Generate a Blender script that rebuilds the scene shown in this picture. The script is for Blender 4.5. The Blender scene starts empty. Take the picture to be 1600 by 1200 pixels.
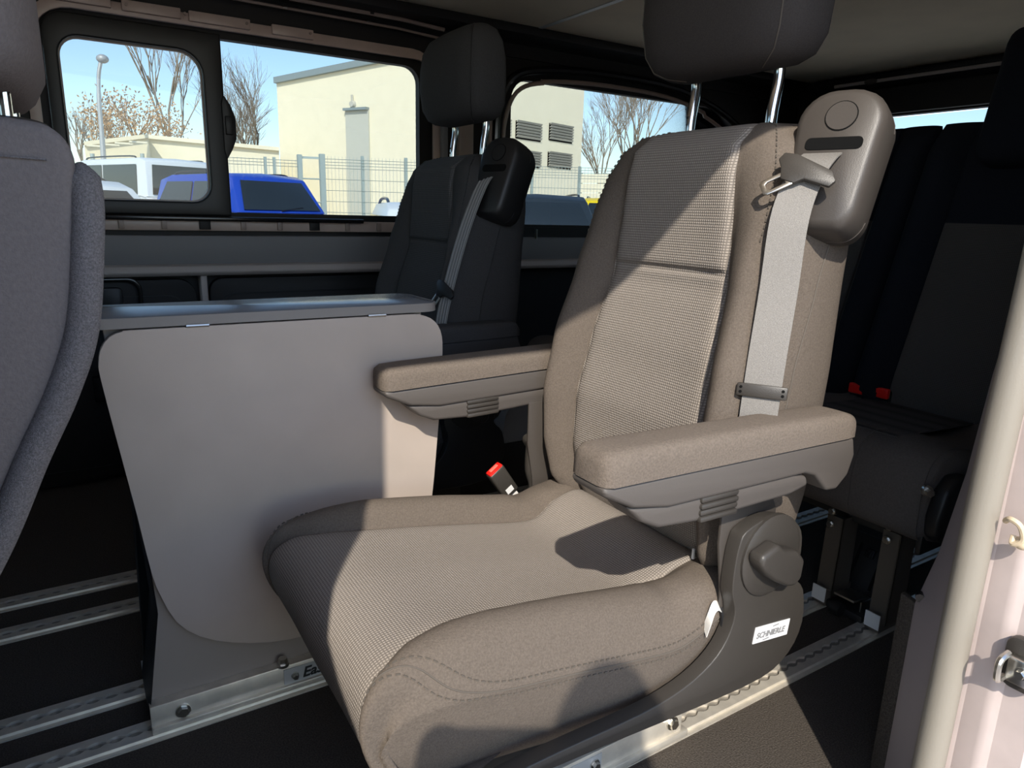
import bpy, bmesh, math, random
from mathutils import Vector, Matrix
random.seed(4)
R = math.radians
# ---------------------------------------------------------------- camera, sky, sun, exposure
M = ((0.84667, -0.10506, 0.52165), (-0.53143, -0.21689, 0.81888), (0.02711, -0.97053, -0.23945))
_c = [Vector((M[0][i], M[1][i], M[2][i])) for i in range(3)]
_c[2].normalize(); _c[0] = (_c[0] - _c[0].dot(_c[2]) * _c[2]).normalized(); _c[1] = _c[2].cross(_c[0])
CAM = Vector((0, 0, .8)); F = 1090.0
cd = bpy.data.cameras.new('camera'); cam = bpy.data.objects.new('camera', cd)
bpy.context.scene.collection.objects.link(cam); bpy.context.scene.camera = cam
cd.sensor_width = 36; cd.lens = F / 1600 * 36; cd.clip_start = .02; cd.clip_end = 400
mw = Matrix.Identity(4)
for i in range(3):
    mw[i][0] = _c[0][i]; mw[i][1] = -_c[1][i]; mw[i][2] = -_c[2][i]; mw[i][3] = CAM[i]
cam.matrix_world = mw
sc = bpy.context.scene
sc.view_settings.view_transform = 'Standard'; sc.view_settings.look = 'None'
sc.view_settings.gamma = 1; sc.view_settings.use_curve_mapping = False
sc.view_settings.exposure = 0.48
SUN = Vector((.426, .639, -.64)).normalized()
w = bpy.data.worlds.new('sky'); sc.world = w; w.use_nodes = True
nt = w.node_tree; bg = nt.nodes['Background']
sky = nt.nodes.new('ShaderNodeTexSky'); sky.sky_type = 'NISHITA'; sky.sun_disc = False
sky.sun_elevation = R(39.8); sky.sun_rotation = R(213.7); sky.air_density = 1.0; sky.dust_density = .6; sky.ozone_density = 2
nt.links.new(sky.outputs[0], bg.inputs[0]); bg.inputs[1].default_value = 0.25
sl = bpy.data.lights.new('sun', 'SUN'); so = bpy.data.objects.new('sun', sl); sc.collection.objects.link(so)
sl.energy = 4.2; sl.angle = R(.6); sl.color = (1, .93, .82)
so.rotation_euler = SUN.to_track_quat('-Z', 'Y').to_euler(); so.location = (-4, -6, 7)

# ---------------------------------------------------------------- helpers
COL = sc.collection
ORG = {}
def px(u, v, **k):
    r = _c[0] * ((u - 800) / F) + _c[1] * ((v - 600) / F) + _c[2]
    (a, val), = k.items(); i = 'xyz'.index(a)
    return CAM + r * ((val - CAM[i]) / r[i])
def ext(u, v, D):
    r = _c[0] * ((u - 800) / F) + _c[1] * ((v - 600) / F) + _c[2]
    return CAM + r * (D / math.hypot(r.x, r.y))
MATS = {}
def mat(name, col, rough=.6, metal=0, noise=0, nscale=60, bump=0, bscale=200, spec=.5, weave=None, emit=None):
    if name in MATS: return MATS[name]
    m = bpy.data.materials.new(name); m.use_nodes = True; MATS[name] = m
    N = m.node_tree.nodes; L = m.node_tree.links; b = N['Principled BSDF']
    b.inputs['Base Color'].default_value = (*col, 1); b.inputs['Roughness'].default_value = rough
    b.inputs['Metallic'].default_value = metal; b.inputs['Specular IOR Level'].default_value = spec
    tc = N.new('ShaderNodeTexCoord')
    hsrc = None
    if noise:
        t = N.new('ShaderNodeTexNoise'); t.inputs['Scale'].default_value = nscale; t.inputs['Detail'].default_value = 3
        L.new(tc.outputs['Object'], t.inputs['Vector'])
        mr = N.new('ShaderNodeMapRange'); mr.inputs[1].default_value = .3; mr.inputs[2].default_value = .7
        mr.inputs[3].default_value = 1 - noise; mr.inputs[4].default_value = 1 + noise
        L.new(t.outputs['Fac'], mr.inputs[0])
        mx = N.new('ShaderNodeVectorMath'); mx.operation = 'SCALE'; mx.inputs[0].default_value = col
        L.new(mr.outputs[0], mx.inputs['Scale']); L.new(mx.outputs[0], b.inputs['Base Color']); csrc = mx.outputs[0]
    if bump:
        t2 = N.new('ShaderNodeTexNoise'); t2.inputs['Scale'].default_value = bscale; t2.inputs['Detail'].default_value = 4
        L.new(tc.outputs['Object'], t2.inputs['Vector']); hsrc = t2.outputs['Fac']
    if weave:       # (axis a, axis b, period)
        ax, ay, per = weave
        sp = N.new('ShaderNodeSeparateXYZ'); L.new(tc.outputs['UV' if ax == 'UV' else 'Object'], sp.inputs[0]); ax, ay = ('X', 'Y') if ax == 'UV' else (ax, ay)
        xz = N.new('ShaderNodeMath'); xz.operation = 'SUBTRACT'; L.new(sp.outputs['X'], xz.inputs[0]); L.new(sp.outputs['Z'], xz.inputs[1])
        def wv(ax, per, ph):
            a = N.new('ShaderNodeMath'); a.operation = 'MULTIPLY_ADD'; a.inputs[1].default_value = 2 * math.pi / per; a.inputs[2].default_value = ph
            L.new(xz.outputs[0] if ax == 'XZ' else sp.outputs[ax], a.inputs[0]); s = N.new('ShaderNodeMath'); s.operation = 'SINE'; L.new(a.outputs[0], s.inputs[0]); return s.outputs[0]
        mu = N.new('ShaderNodeMath'); mu.operation = 'MULTIPLY'; L.new(wv(ax, per * 2, 0), mu.inputs[0]); L.new(wv(ay, per * 2, .4), mu.inputs[1])
        mu2 = N.new('ShaderNodeMath'); mu2.operation = 'ABSOLUTE'; L.new(mu.outputs[0], mu2.inputs[0])
        mr2 = N.new('ShaderNodeMapRange'); mr2.inputs[1].default_value = 0; mr2.inputs[2].default_value = 1; mr2.inputs[3].default_value = .62; mr2.inputs[4].default_value = 1.38
        L.new(mu2.outputs[0], mr2.inputs[0])
        m3 = N.new('ShaderNodeVectorMath'); m3.operation = 'SCALE'
        if noise: L.new(csrc, m3.inputs[0])
        else: m3.inputs[0].default_value = col
        L.new(mr2.outputs[0], m3.inputs['Scale']); L.new(m3.outputs[0], b.inputs['Base Color'])
        hsrc = mu2.outputs[0]; bump = bump or .3
    if hsrc is not None:
        bp = N.new('ShaderNodeBump'); bp.inputs['Strength'].default_value = bump; bp.inputs['Distance'].default_value = .002
        L.new(hsrc, bp.inputs['Height']); L.new(bp.outputs[0], b.inputs['Normal'])
    if emit: b.inputs['Emission Color'].default_value = (*emit, 1); b.inputs['Emission Strength'].default_value = 1
    return m
def glassmat(name, tint, fac=.07):
    m = bpy.data.materials.new(name); m.use_nodes = True; N = m.node_tree.nodes; L = m.node_tree.links
    N.remove(N['Principled BSDF']); o = N['Material Output']
    t = N.new('ShaderNodeBsdfTransparent'); t.inputs[0].default_value = (*tint, 1)
    g = N.new('ShaderNodeBsdfGlossy'); g.inputs['Roughness'].default_value = .02
    x = N.new('ShaderNodeMixShader'); lw = N.new('ShaderNodeFresnel'); lw.inputs[0].default_value = 1.4
    L.new(lw.outputs[0], x.inputs[0]); L.new(t.outputs[0], x.inputs[1]); L.new(g.outputs[0], x.inputs[2]); L.new(x.outputs[0], o.inputs[0])
    MATS[name] = m; return m

class G:
    def __init__(s): s.v = []; s.f = []
    def add(s, V, Fs):
        n = len(s.v); s.v += [Vector(p) for p in V]; s.f += [tuple(i + n for i in f) for f in Fs]; return s
    def box(s, c, d, rot=None):
        c = Vector(c); V = []
        for z in (-.5, .5):
            for y in (-.5, .5):
                for x in (-.5, .5):
                    p = Vector((x * d[0], y * d[1], z * d[2]))
                    if rot is not None: p = rot @ p
                    V.append(c + p)
        return s.add(V, [(0, 2, 3, 1), (4, 5, 7, 6), (0, 1, 5, 4), (2, 6, 7, 3), (0, 4, 6, 2), (1, 3, 7, 5)])
    def prism(s, pts, d):          # 3D polygon extruded by vector d
        pts = [Vector(p) for p in pts]; d = Vector(d); n = len(pts)
        return s.add(pts + [p + d for p in pts], [tuple(range(n))[::-1], tuple(range(n, 2 * n))] + [(i, (i + 1) % n, n + (i + 1) % n, n + i) for i in range(n)])
    def ring(s, A, B, d):          # outer A, inner B outlines of equal length, extruded by d
        d = Vector(d); n = len(A); A = [Vector(p) for p in A]; B = [Vector(p) for p in B]
        V = A + B + [p + d for p in A] + [p + d for p in B]; Fs = []
        for i in range(n):
            j = (i + 1) % n
            Fs += [(i, j, n + j, n + i), (2 * n + i, 3 * n + i, 3 * n + j, 2 * n + j), (i, 2 * n + i, 2 * n + j, j), (n + i, n + j, 3 * n + j, 3 * n + i)]
        return s.add(V, Fs)
    def tube(s, P, r, k=8, caps=True):
        P = [Vector(p) for p in P]; n = len(P); rr = r if isinstance(r, (list, tuple)) else [r] * n
        V = []; up = None
        for i, p in enumerate(P):
            t = (P[min(i + 1, n - 1)] - P[max(i - 1, 0)]).normalized()
            if up is None: up = t.orthogonal().normalized()
            up = (up - up.dot(t) * t).normalized(); q = t.cross(up)
            for a in range(k): V.append(p + (up * math.cos(2 * math.pi * a / k) + q * math.sin(2 * math.pi * a / k)) * rr[i])
        Fs = [(i * k + a, i * k + (a + 1) % k, (i + 1) * k + (a + 1) % k, (i + 1) * k + a) for i in range(n - 1) for a in range(k)]
        if caps: Fs += [tuple(range(k))[::-1], tuple(range((n - 1) * k, n * k))]
        return s.add(V, Fs)
    def cyl(s, a, b, r, k=16): return s.tube([a, b], r, k)
    def strip(s, P, W, th=.002):   # flat band along P with width vector(s) W, given thickness
        P = [Vector(p) for p in P]; n = len(P); Ws = [Vector(x) for x in W] if isinstance(W, list) else [Vector(W)] * n
        V = []
        for i, p in enumerate(P):
            t = (P[min(i + 1, n - 1)] - P[max(i - 1, 0)]).normalized(); nn = t.cross(Ws[i]).normalized() * th / 2
            V += [p - Ws[i] / 2 + nn, p + Ws[i] / 2 + nn, p + Ws[i] / 2 - nn, p - Ws[i] / 2 - nn]
        Fs = [(i * 4 + a, i * 4 + (a + 1) % 4, i * 4 + 4 + (a + 1) % 4, i * 4 + 4 + a) for i in range(n - 1) for a in range(4)]
        return s.add(V, Fs + [(3, 2, 1, 0), (4 * n - 4, 4 * n - 3, 4 * n - 2, 4 * n - 1)])
    def grid(s, rows, c0=0, c1=None, wrap=False):
        m = len(rows[0]); c1 = m - 1 if c1 is None else c1
        V = [p for r in rows for p in r]; Fs = []
        for i in range(len(rows) - 1):
            for j in range(c0, c1):
                a = j % m; b = (j + 1) % m
                Fs.append((i * m + a, i * m + b, (i + 1) * m + b, (i + 1) * m + a))
        used = sorted({i for f in Fs for i in f}); mp = {u: k for k, u in enumerate(used)}
        return s.add([V[u] for u in used], [tuple(mp[i] for i in f) for f in Fs])
    def ball(s, c, r, n=10, m=8):
        c = Vector(c); r = Vector(r) if not isinstance(r, (int, float)) else Vector((r, r, r)); rows = []
        for i in range(m + 1):
            t = math.pi * i / m
            rows.append([c + Vector((r.x * math.sin(t) * math.cos(2 * math.pi * a / n), r.y * math.sin(t) * math.sin(2 * math.pi * a / n), r.z * math.cos(t))) for a in range(n + 1)])
        return s.grid(rows)
def link(name, me, parent=None):
    o = bpy.data.objects.new(name, me); COL.objects.link(o)
    if parent is not None: o.parent = parent
    return o
def org(p):
    return ORG[p.name]
OFF = Vector((0, 0, 0)); K = 1.0
def XP(p): return CAM + K * (p + OFF - CAM)
def part(name, g, m, parent=None, bevel=0, seg=2, ang=35, label=None, kind=None, uvf=None):
    root = org(parent) if parent is not None else Vector((0, 0, 0))
    me = bpy.data.meshes.new(name)
    bm = bmesh.new(); vs = [bm.verts.new(XP(p) - root) for p in g.v]
    for f in g.f:
        try: bm.faces.new([vs[i] for i in f])
        except ValueError: pass
    bmesh.ops.remove_doubles(bm, verts=bm.verts, dist=1e-6)
    bmesh.ops.recalc_face_normals(bm, faces=bm.faces)
    if bevel:
        ed = [e for e in bm.edges if len(e.link_faces) == 2 and e.calc_face_angle(0) > R(28)]
        bmesh.ops.bevel(bm, geom=ed, offset=bevel, segments=seg, affect='EDGES', profile=.5, clamp_overlap=True)
    bm.to_mesh(me); bm.free()
    me.polygons.foreach_set('use_smooth', [True] * len(me.polygons)); me.set_sharp_from_angle(angle=R(ang))
    me.materials.append(MATS[m] if isinstance(m, str) else m)
    if uvf:
        ul = me.uv_layers.new(name='weave'); cs = [uvf((v.co + root - CAM) / K + CAM - OFF) for v in me.vertices]
        for lp_ in me.loops: ul.data[lp_.index].uv = cs[lp_.vertex_index]
    o = link(name, me, parent); ORG[o.name] = root
    if label: o['label'] = label
    if kind: o['kind'] = kind
    return o
def thing(name, label, cat, loc=(0, 0, 0), group=None):
    o = bpy.data.objects.new(name, None); COL.objects.link(o); o.empty_display_size = .05
    q = Vector(loc) + OFF; q = Vector((K * q.x, K * q.y, q.z)); o.location = q; ORG[o.name] = q
    o['label'] = label; o['category'] = cat
    if group: o['group'] = group
    return o
def tag(o, label, cat, group=None):
    o['label'] = label; o['category'] = cat
    if group: o['group'] = group
    return o
def struct(name, g, m, **k):
    o = part(name, g, m, **k); o['kind'] = 'structure'; return o
def cr(P, n=6, closed=False):
    P = [Vector(p) for p in P]; N = len(P); out = []
    for i in range(N if closed else N - 1):
        p0 = P[(i - 1) % N] if closed or i > 0 else P[0]; p1 = P[i]; p2 = P[(i + 1) % N]
        p3 = P[(i + 2) % N] if closed or i + 2 < N else P[-1]
        for k in range(n):
            t = k / n
            out.append(.5 * ((2 * p1) + (p2 - p0) * t + (2 * p0 - 5 * p1 + 4 * p2 - p3) * t * t + (3 * p1 - p0 - 3 * p2 + p3) * t ** 3))
    if not closed: out.append(P[-1])
    return out
def rrect(x0, z0, x1, z1, r, n=5, f=None):      # rounded rectangle outline in 2D, r single or 4 radii (bl, br, tr, tl)
    r = (r,) * 4 if not isinstance(r, tuple) else r
    o = []
    for (cx, cz, a, q) in ((x0, z0, 180, 0), (x1, z0, 270, 1), (x1, z1, 0, 2), (x0, z1, 90, 3)):
        rr = r[q]; sx = 1 if cx == x0 else -1; sz = 1 if cz == z0 else -1
        for k in range(n + 1):
            t = R(a + 90 * k / n); o.append((cx + sx * rr + rr * math.cos(t), cz + sz * rr + rr * math.sin(t)))
    return [f(*p) for p in o] if f else o
def interp(tab, z):
    if z <= tab[0][0]: return tab[0][1:]
    for a, b in zip(tab, tab[1:]):
        if z <= b[0]:
            t = (z - a[0]) / (b[0] - a[0]); t = t * t * (3 - 2 * t) * .35 + t * .65
            return tuple(p + (q - p) * t for p, q in zip(a[1:], b[1:]))
    return tab[-1][1:]
def text(s, size, m, parent, o, xd, yd, bold=0, slant=0, name='lettering'):
    cu = bpy.data.curves.new('t', 'FONT'); cu.body = s; cu.size = size; cu.offset = bold; cu.extrude = .0003; cu.shear = slant; cu.resolution_u = 3
    tmp = bpy.data.objects.new('t', cu); COL.objects.link(tmp)
    me = bpy.data.meshes.new_from_object(tmp.evaluated_get(bpy.context.evaluated_depsgraph_get()))
    bpy.data.objects.remove(tmp); bpy.data.curves.remove(cu)
    xd = Vector(xd).normalized(); yd = Vector(yd).normalized(); zd = xd.cross(yd); o = Vector(o)
    g = G(); g.v = [o + xd * v.co.x + yd * v.co.y + zd * v.co.z for v in me.vertices]; g.f = [tuple(p.vertices) for p in me.polygons]
    bpy.data.meshes.remove(me); return part(name, g, m, parent)
def bolt(parent, c, axis, r, m='zinc', name='bolt', h=.006):
    c = Vector(c); a = Vector(axis).normalized(); g = G()
    g.tube([c, c + a * h * .5], r * 1.3, 18); g.tube([c + a * h * .5, c + a * h * 1.4], [r, r * .92], 6)
    return part(name, g, m, parent)

# ---------------------------------------------------------------- materials
mat('pad_fabric', (.150, .123, .101), .95, noise=.16, nscale=420, bump=.5, bscale=700, spec=.2)
mat('fabric', (.128, .105, .086), .95, noise=.16, nscale=420, bump=.5, bscale=700, spec=.2)
mat('weave_back', (.275, .242, .212), .95, noise=.06, nscale=300, weave=('Y', 'Z', .0038), bump=.5, spec=.2)
mat('weave_seat', (.275, .242, .212), .95, noise=.06, nscale=300, weave=('UV', 'Y', .0044), bump=.5, spec=.2)
mat('dark_fabric', (.030, .030, .034), .95, noise=.15, nscale=300, bump=.4, bscale=600, spec=.15)
mat('dark_bolster', (.012, .014, .020), .95, noise=.12, nscale=300, spec=.1)
mat('dark_weave', (.075, .07, .068), .95, weave=('Y', 'Z', .0035), spec=.15)
mat('bench_fabric', (.11, .096, .088), .95, noise=.1, nscale=300, bump=.3, bscale=500, spec=.15)
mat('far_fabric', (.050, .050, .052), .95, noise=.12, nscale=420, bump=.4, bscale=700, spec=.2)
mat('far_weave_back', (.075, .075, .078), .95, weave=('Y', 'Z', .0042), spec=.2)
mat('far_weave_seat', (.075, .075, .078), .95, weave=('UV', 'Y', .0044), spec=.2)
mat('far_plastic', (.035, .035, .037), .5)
mat('front_fabric', (.16, .14, .135), .95, noise=.08, nscale=300, bump=.4, bscale=500, spec=.15)
mat('felt', (.22, .205, .205), 1, noise=.3, nscale=800, bump=1, bscale=1600, spec=.05)
mat('stitch', (.10, .085, .07), .9)
mat('piping', (.17, .14, .11), .9)
mat('grey_plastic', (.088, .077, .069), .55, bump=.12, bscale=900)
mat('dark_plastic', (.042, .037, .032), .42, bump=.15, bscale=900)
mat('black_plastic', (.012, .012, .013), .45)
mat('black_gloss', (.01, .01, .011), .2)
mat('black_trim', (.009, .008, .0085), .6)
mat('carpet', (.070, .060, .051), 1, noise=.35, nscale=420, bump=1, bscale=350, spec=.05)
mat('webbing', (.195, .183, .168), .5, noise=.22, nscale=900, bump=.3, bscale=1200)
mat('webbing_dark', (.20, .20, .20), .55)
mat('webbing_line', (.30, .30, .30), .55)
mat('chrome', (.75, .75, .75), .12, 1)
mat('zinc', (.62, .60, .55), .28, 1)
mat('aluminium', (.80, .74, .64), .42, .6, noise=.1, nscale=40)
mat('slot_dark', (.006, .006, .006), .9, spec=.1)
mat('track_channel', (.30, .28, .25), .5, .6)
mat('mid_plastic', (.058, .050, .044), .42, bump=.15, bscale=900)
mat('leg_metal', (.13, .11, .09), .45, .3)
mat('table_front', (.50, .42, .36), .5, noise=.04, nscale=14, bump=.06, bscale=700)
mat('table_top', (.22, .23, .25), .22, spec=1)
mat('table_edge', (.24, .22, .205), .5)
mat('console_body', (.34, .29, .255), .55)
mat('paint', (.52, .41, .365), .35, noise=.04, nscale=30)
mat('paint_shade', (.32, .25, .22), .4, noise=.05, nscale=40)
mat('jamb_paint', (.56, .47, .44), .35, noise=.06, nscale=25)
mat('wall_panel', (.2, .195, .205), .55)
mat('wall_ledge', (.46, .40, .375), .5)
mat('headliner', (.92, .77, .58), .9, noise=.04, nscale=8, bump=.1, bscale=500)
mat('seal', (.26, .235, .195), .36, bump=.1, bscale=500)
mat('pillar_trim', (.36, .32, .335), .5)
mat('label_white', (.72, .72, .72), .45)
mat('label_silver', (.55, .55, .54), .4, .3)
mat('ink', (.02, .02, .02), .5)
mat('ink_grey', (.25, .25, .25), .5)
mat('red', (.75, .015, .01), .35)
mat('red_light', (.9, .16, .12), .35)
mat('tag_cloth', (.7, .68, .64), .9)
mat('sealant', (.62, .50, .34), .6, noise=.2, nscale=80)
mat('arch_grey', (.42, .41, .41), .35)
mat('cream', (.86, .79, .60), .85, noise=.02, nscale=3)
mat('cream_2', (.80, .72, .52), .85)
mat('door_grey', (.55, .55, .48), .6)
mat('louvre', (.55, .53, .46), .5)
mat('fascia', (.25, .30, .31), .5)
mat('asphalt', (.52, .47, .42), .95, noise=.05, nscale=6)
mat('fence', (.40, .47, .45), .5, .2)
mat('bark', (.26, .21, .15), .9)
mat('twig', (.30, .24, .18), .9)
mat('leaf_orange', (.50, .30, .13), .8)
mat('car_white', (.70, .74, .76), .25)
mat('car_blue', (.015, .06, .42), .22)
mat('car_dark', (.02, .03, .042), .45, spec=.25)
mat('car_yellow', (.85, .62, .01), .3)
mat('car_glass', (.015, .02, .022), .06, spec=.9)
mat('tyre', (.02, .02, .02), .9)
mat('lamp_red', (.4, .01, .01), .3)
mat('pole', (.45, .46, .46), .5, .3)
mat('cab_light', (.5, .5, .42), .6)
glassmat('window_glass', (.67, .70, .70))
glassmat('privacy_glass', (.24, .25, .25))

# ================================================================= SETTING
WY = 2.25                                 # inner plane of the far side wall
CZ = 1.40                                 # ceiling height
XR = 3.0                                  # rear end
XF = -1.5
g = G().box(((XF + XR) / 2, (WY + .25) / 2 + .03, -.04), (XR - XF, WY - .2, .08)); struct('floor', g, 'carpet')
# headliner in panels with a recessed joint, black side channels
for nm, (x0, x1) in (('ceiling', (XF, 1.42)), ('ceiling', (1.428, 2.98))):
    struct(nm, G().box(((x0 + x1) / 2, 1.26, CZ + .015), (x1 - x0, 1.80, .03)), 'headliner', bevel=.003)
struct('trim_11', G().box((1.424, 1.26, CZ + .012), (.018, 1.78, .028)), 'label_silver')
struct('ceiling', G().box(((XF + XR) / 2, 1.22, CZ + .06), (XR - XF + .1, 2.2, .04)), 'black_trim')
def wl(u, v, y=WY): p = px(u, v, y=y); return (p.x, p.z)
# --- far side wall : painted window flange, openings, lower lining
D = .05
def wp(x, z): return Vector((x, WY, z))
w1o = rrect(-.035, .735, 1.10, 1.315, (.05, .06, .08, .12), 6)
w1i = rrect(.005, .775, 1.05, 1.254, (.03, .05, .05, .07), 6)
w2o = rrect(1.33, .705, 2.85, 1.345, (.05, .05, .22, .16), 6)
w2i = rrect(1.41, .755, 2.62, 1.262, (.02, .05, .2, .07), 6)
def wring(A, B, y0, d): return G().ring([(x, y0, z) for x, z in A], [(x, y0, z) for x, z in B], (0, d, 0))
# wall skin (y WY .. WY+.05) assembled around the two openings
g = G()
def wbox(x0, x1, z0, z1, y=WY + .03, d=.04): g.box(((x0 + x1) / 2, y, (z0 + z1) / 2), (x1 - x0, d, z1 - z0))
wbox(XF, -.035, .72, CZ + .06); wbox(1.10, 1.33, .72, CZ + .06); wbox(-.035, 1.10, 1.30, CZ + .06); wbox(1.33, XR, 1.33, CZ + .06); wbox(2.85, XR, .72, 1.33)
wbox(XF, XR, .66, .745)
struct('wall_left', g, 'black_trim')
# corner fillers between square skin and rounded frames
struct('window_1', wring([(x, z) for x, z in rrect(-.06, .715, 1.13, 1.34, .001, 6)], w1i, WY + .022, .03), 'black_trim')
struct('window_2', wring(rrect(1.28, .69, 2.90, 1.36, .001, 6), w2i, WY + .022, .03), 'black_trim')
w1 = struct('trim_1', wring([(x, z) for x, z in rrect(-.040, .722, 1.115, 1.302, (.02, .08, .1, .12), 6)], rrect(-.014, .755, 1.09, 1.272, (.02, .05, .06, .09), 6), WY - .006, .014), 'paint', bevel=.002)
for i in range(10):
    x = .03 + i * .107
    part('clip', G().box((x, WY - .012, .739), (.014 if i % 3 else .03, .012, .026)), 'paint_shade' if i % 3 else 'black_trim', w1, bevel=.001)
for i, (x, wd) in enumerate(((.10, .13), (.26, .14), (.43, .16), (.63, .12))):
    part('flange_strip', G().box((x, WY - .012, 1.296 - i * .001), (wd, .014, .026), Matrix.Rotation(R(-.2), 3, 'Y')), 'paint', w1, bevel=.002)
for x in (.06, .2, .34, .5, .68):
    part('screw', G().cyl((x, WY - .018, 1.296), (x, WY - .023, 1.296), .004, 8), 'paint_shade', w1)
# painted inner pillar left of the window, with screws
pl_ = struct('trim_2', G().box((-.115, WY - .02, 1.02), (.055, .03, .66), Matrix.Rotation(R(2), 3, 'Y')), 'paint', bevel=.006)
for z in (.82, 1.0, 1.2): part('screw', G().cyl((-.11, WY - .034, z), (-.11, WY - .042, z), .007, 10), 'zinc', pl_)
# grey glimpse of the cab behind, ledge and lining under the windows
struct('trim_3', G().box(((XF + XR) / 2, WY - .005, .668), (XR - XF, .05, .082)), 'wall_panel', bevel=.004)
struct('trim_4', G().prism([(XF, WY + .02, .635), (XF, WY - .055, .625), (XF, WY - .062, .607), (XF, WY - .05, .596), (XF, WY + .02, .590)], (XR - XF, 0, 0)), 'wall_ledge', bevel=.004, seg=3)
struct('wall_left', G().box(((XF + XR) / 2, WY + .04, .33), (XR - XF, .04, .68)), 'black_trim')
struct('trim_5', G().box((.333, WY - .012, .30), (.018, .06, .60)), 'wall_ledge', bevel=.004)
for x in (1.5, 1.9):
    part('clip', G().box((x, WY - .035, .722), (.006, .01, .035)), 'zinc', w1)
# lower lining panels (one behind the console, one behind the far seat)
def lining(x0, x1, r):
    o = thing('lining_panel', 'black moulded lining panel low on the far wall, ' + ('left of the grey upright strip' if x0 < 0 else 'right of the grey upright strip'), 'panel', ((x0 + x1) / 2, WY, 0))
    part('panel', G().prism(rrect(x0, .02, x1, .585, r, 5, lambda a, b: (a, WY - .015, b)), (0, .03, 0)), 'black_trim', o, bevel=.004)
    part('piping', G().ring(rrect(x0 + .03, .05, x1 - .03, .54, r, 5, lambda a, b: (a, WY - .019, b)), rrect(x0 + .033, .053, x1 - .033, .537, r, 5, lambda a, b: (a, WY - .019, b)), (0, .006, 0)), 'black_plastic', o)
    return o
lp = lining(-.75, .315, .05); lining(.35, 1.20, .04)
c = px(165, 460, y=WY - .02)
part('handle_bezel', G().ring(rrect(c.x - .11, c.z - .10, c.x + .09, c.z + .045, .035, 5, lambda a, b: (a, WY - .035, b)), rrect(c.x - .10, c.z - .09, c.x + .08, c.z + .035, .03, 5, lambda a, b: (a, WY - .035, b)), (0, .02, 0)), 'black_gloss', lp, bevel=.002)
part('door_handle', G().prism(rrect(c.x - .03, c.z - .08, c.x + .04, c.z + .02, .012, 4, lambda a, b: (a, WY - .05, b)), (0, .02, 0)), 'black_plastic', lp, bevel=.004)
part('lock_box', G().box((c.x - .02, WY - .04, c.z - .26), (.07, .04, .07)), 'black_gloss', lp, bevel=.004)
part('ridge', G().box((-.2, WY - .02, .34), (1.0, .012, .006)), 'black_plastic', lp)
# --- window 1 : fixed outer glass, sliding pane with thick frame, latch, lower rail
sw = thing('sliding_window', 'sliding side window with thick black frame, nearest the front seat', 'window', (.2, WY, .775))
l, b_ = wl(75, 318); fr = wl(350, 330)
part('frame', wring(rrect(.005, .765, .428, 1.260, (.01, .005, .005, .05), 6), [(x, z) for x, z in rrect(.036, .803, .376, 1.207, (.05, .05, .06, .05), 6)], WY - .012, .024), 'black_plastic', sw, bevel=.005, seg=3)
part('seal', wring(rrect(.030, .797, .382, 1.213, (.05, .05, .06, .05), 6), rrect(.040, .807, .372, 1.203, (.045, .045, .055, .045), 6), WY + .012, .006), 'wall_ledge', sw)
part('glass', G().box((.205, WY + .02, 1.0), (.35, .004, .42)), 'window_glass', sw)
part('latch', G().prism([(x, WY - .02, z) for x, z in ((.425, .925), (.442, .955), (.454, .985), (.454, 1.04), (.442, 1.075), (.425, 1.10), (.418, 1.08), (.418, .95))], (0, .02, 0)), 'black_plastic', sw, bevel=.003)
part('latch_pad', G().box((.434, WY - .024, 1.018), (.02, .012, .05)), 'black_plastic', sw, bevel=.002)
fw = thing('window_pane', 'fixed clear pane right of the sliding window frame', 'window', (.74, WY, .775))
part('glass', G().box((.74, WY + .04, 1.02), (.66, .004, .52)), 'window_glass', fw)
part('lower_rail', G().box((.40, WY - .012, .7565), (.86, .03, .013)), 'black_gloss', fw, bevel=.003)
fw2 = thing('window_pane', 'long rear side pane with arched front corner behind the grey seat', 'window', (2.0, WY, .755))
part('glass', G().box((2.02, WY + .04, 1.0), (1.26, .004, .54)), 'window_glass', fw2)
arc = cr([(1.325, WY - .02, .98), (1.333, WY - .02, 1.15), (1.395, WY - .02, 1.262), (1.56, WY - .02, 1.30), (1.85, WY - .02, 1.315), (2.2, WY - .02, 1.30), (2.5, WY - .02, 1.22), (2.66, WY - .02, 1.1), (2.70, WY - .02, .95)], 6)
part('arched_moulding', G().tube(arc, .014, 10), 'black_gloss', fw2)
part('inner_moulding', G().tube([(p.x + (.04 if p.x < 1.5 else (-.04 if p.x > 2.4 else 0)), p.y + .02, p.z - .035) for p in arc], .008, 8), 'paint_shade', fw2)
# pillar between the windows
struct('trim_6', G().box((1.20, WY - .012, 1.0), (.055, .05, .56)), 'paint_shade', bevel=.006)
struct('trim_7', G().box((1.125, WY - .005, 1.0), (.022, .04, .56)), 'wall_panel', bevel=.006)
struct('trim_8', G().box((1.30, WY - .008, 1.0), (.012, .04, .56)), 'paint_shade', bevel=.004)
# curtain rails above window 1
for k, (z, y, r) in enumerate(((1.372, WY - .06, .006), (1.352, WY - .03, .004))):
    t = thing('curtain_rail', ('upper' if k == 0 else 'lower') + ' slim metal curtain rail above the sliding window', 'rail', (.5, y, z))
    part('rail', G().tube([(-.3, y, z), (.4, y, z), (.95, y, z - .004), (1.1, y, z - .012)], r, 8), 'paint_shade', t)
    for x in (.1, .35, .6, .85): part('joint', G().cyl((x, y, z), (x + .012, y, z), r * 1.3, 8), 'zinc' if k else 'black_plastic', t)
struct('trim_9', G().box((.75, WY - .05, CZ - .012), (3.9, .16, .03)), 'black_trim', bevel=.004)
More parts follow.
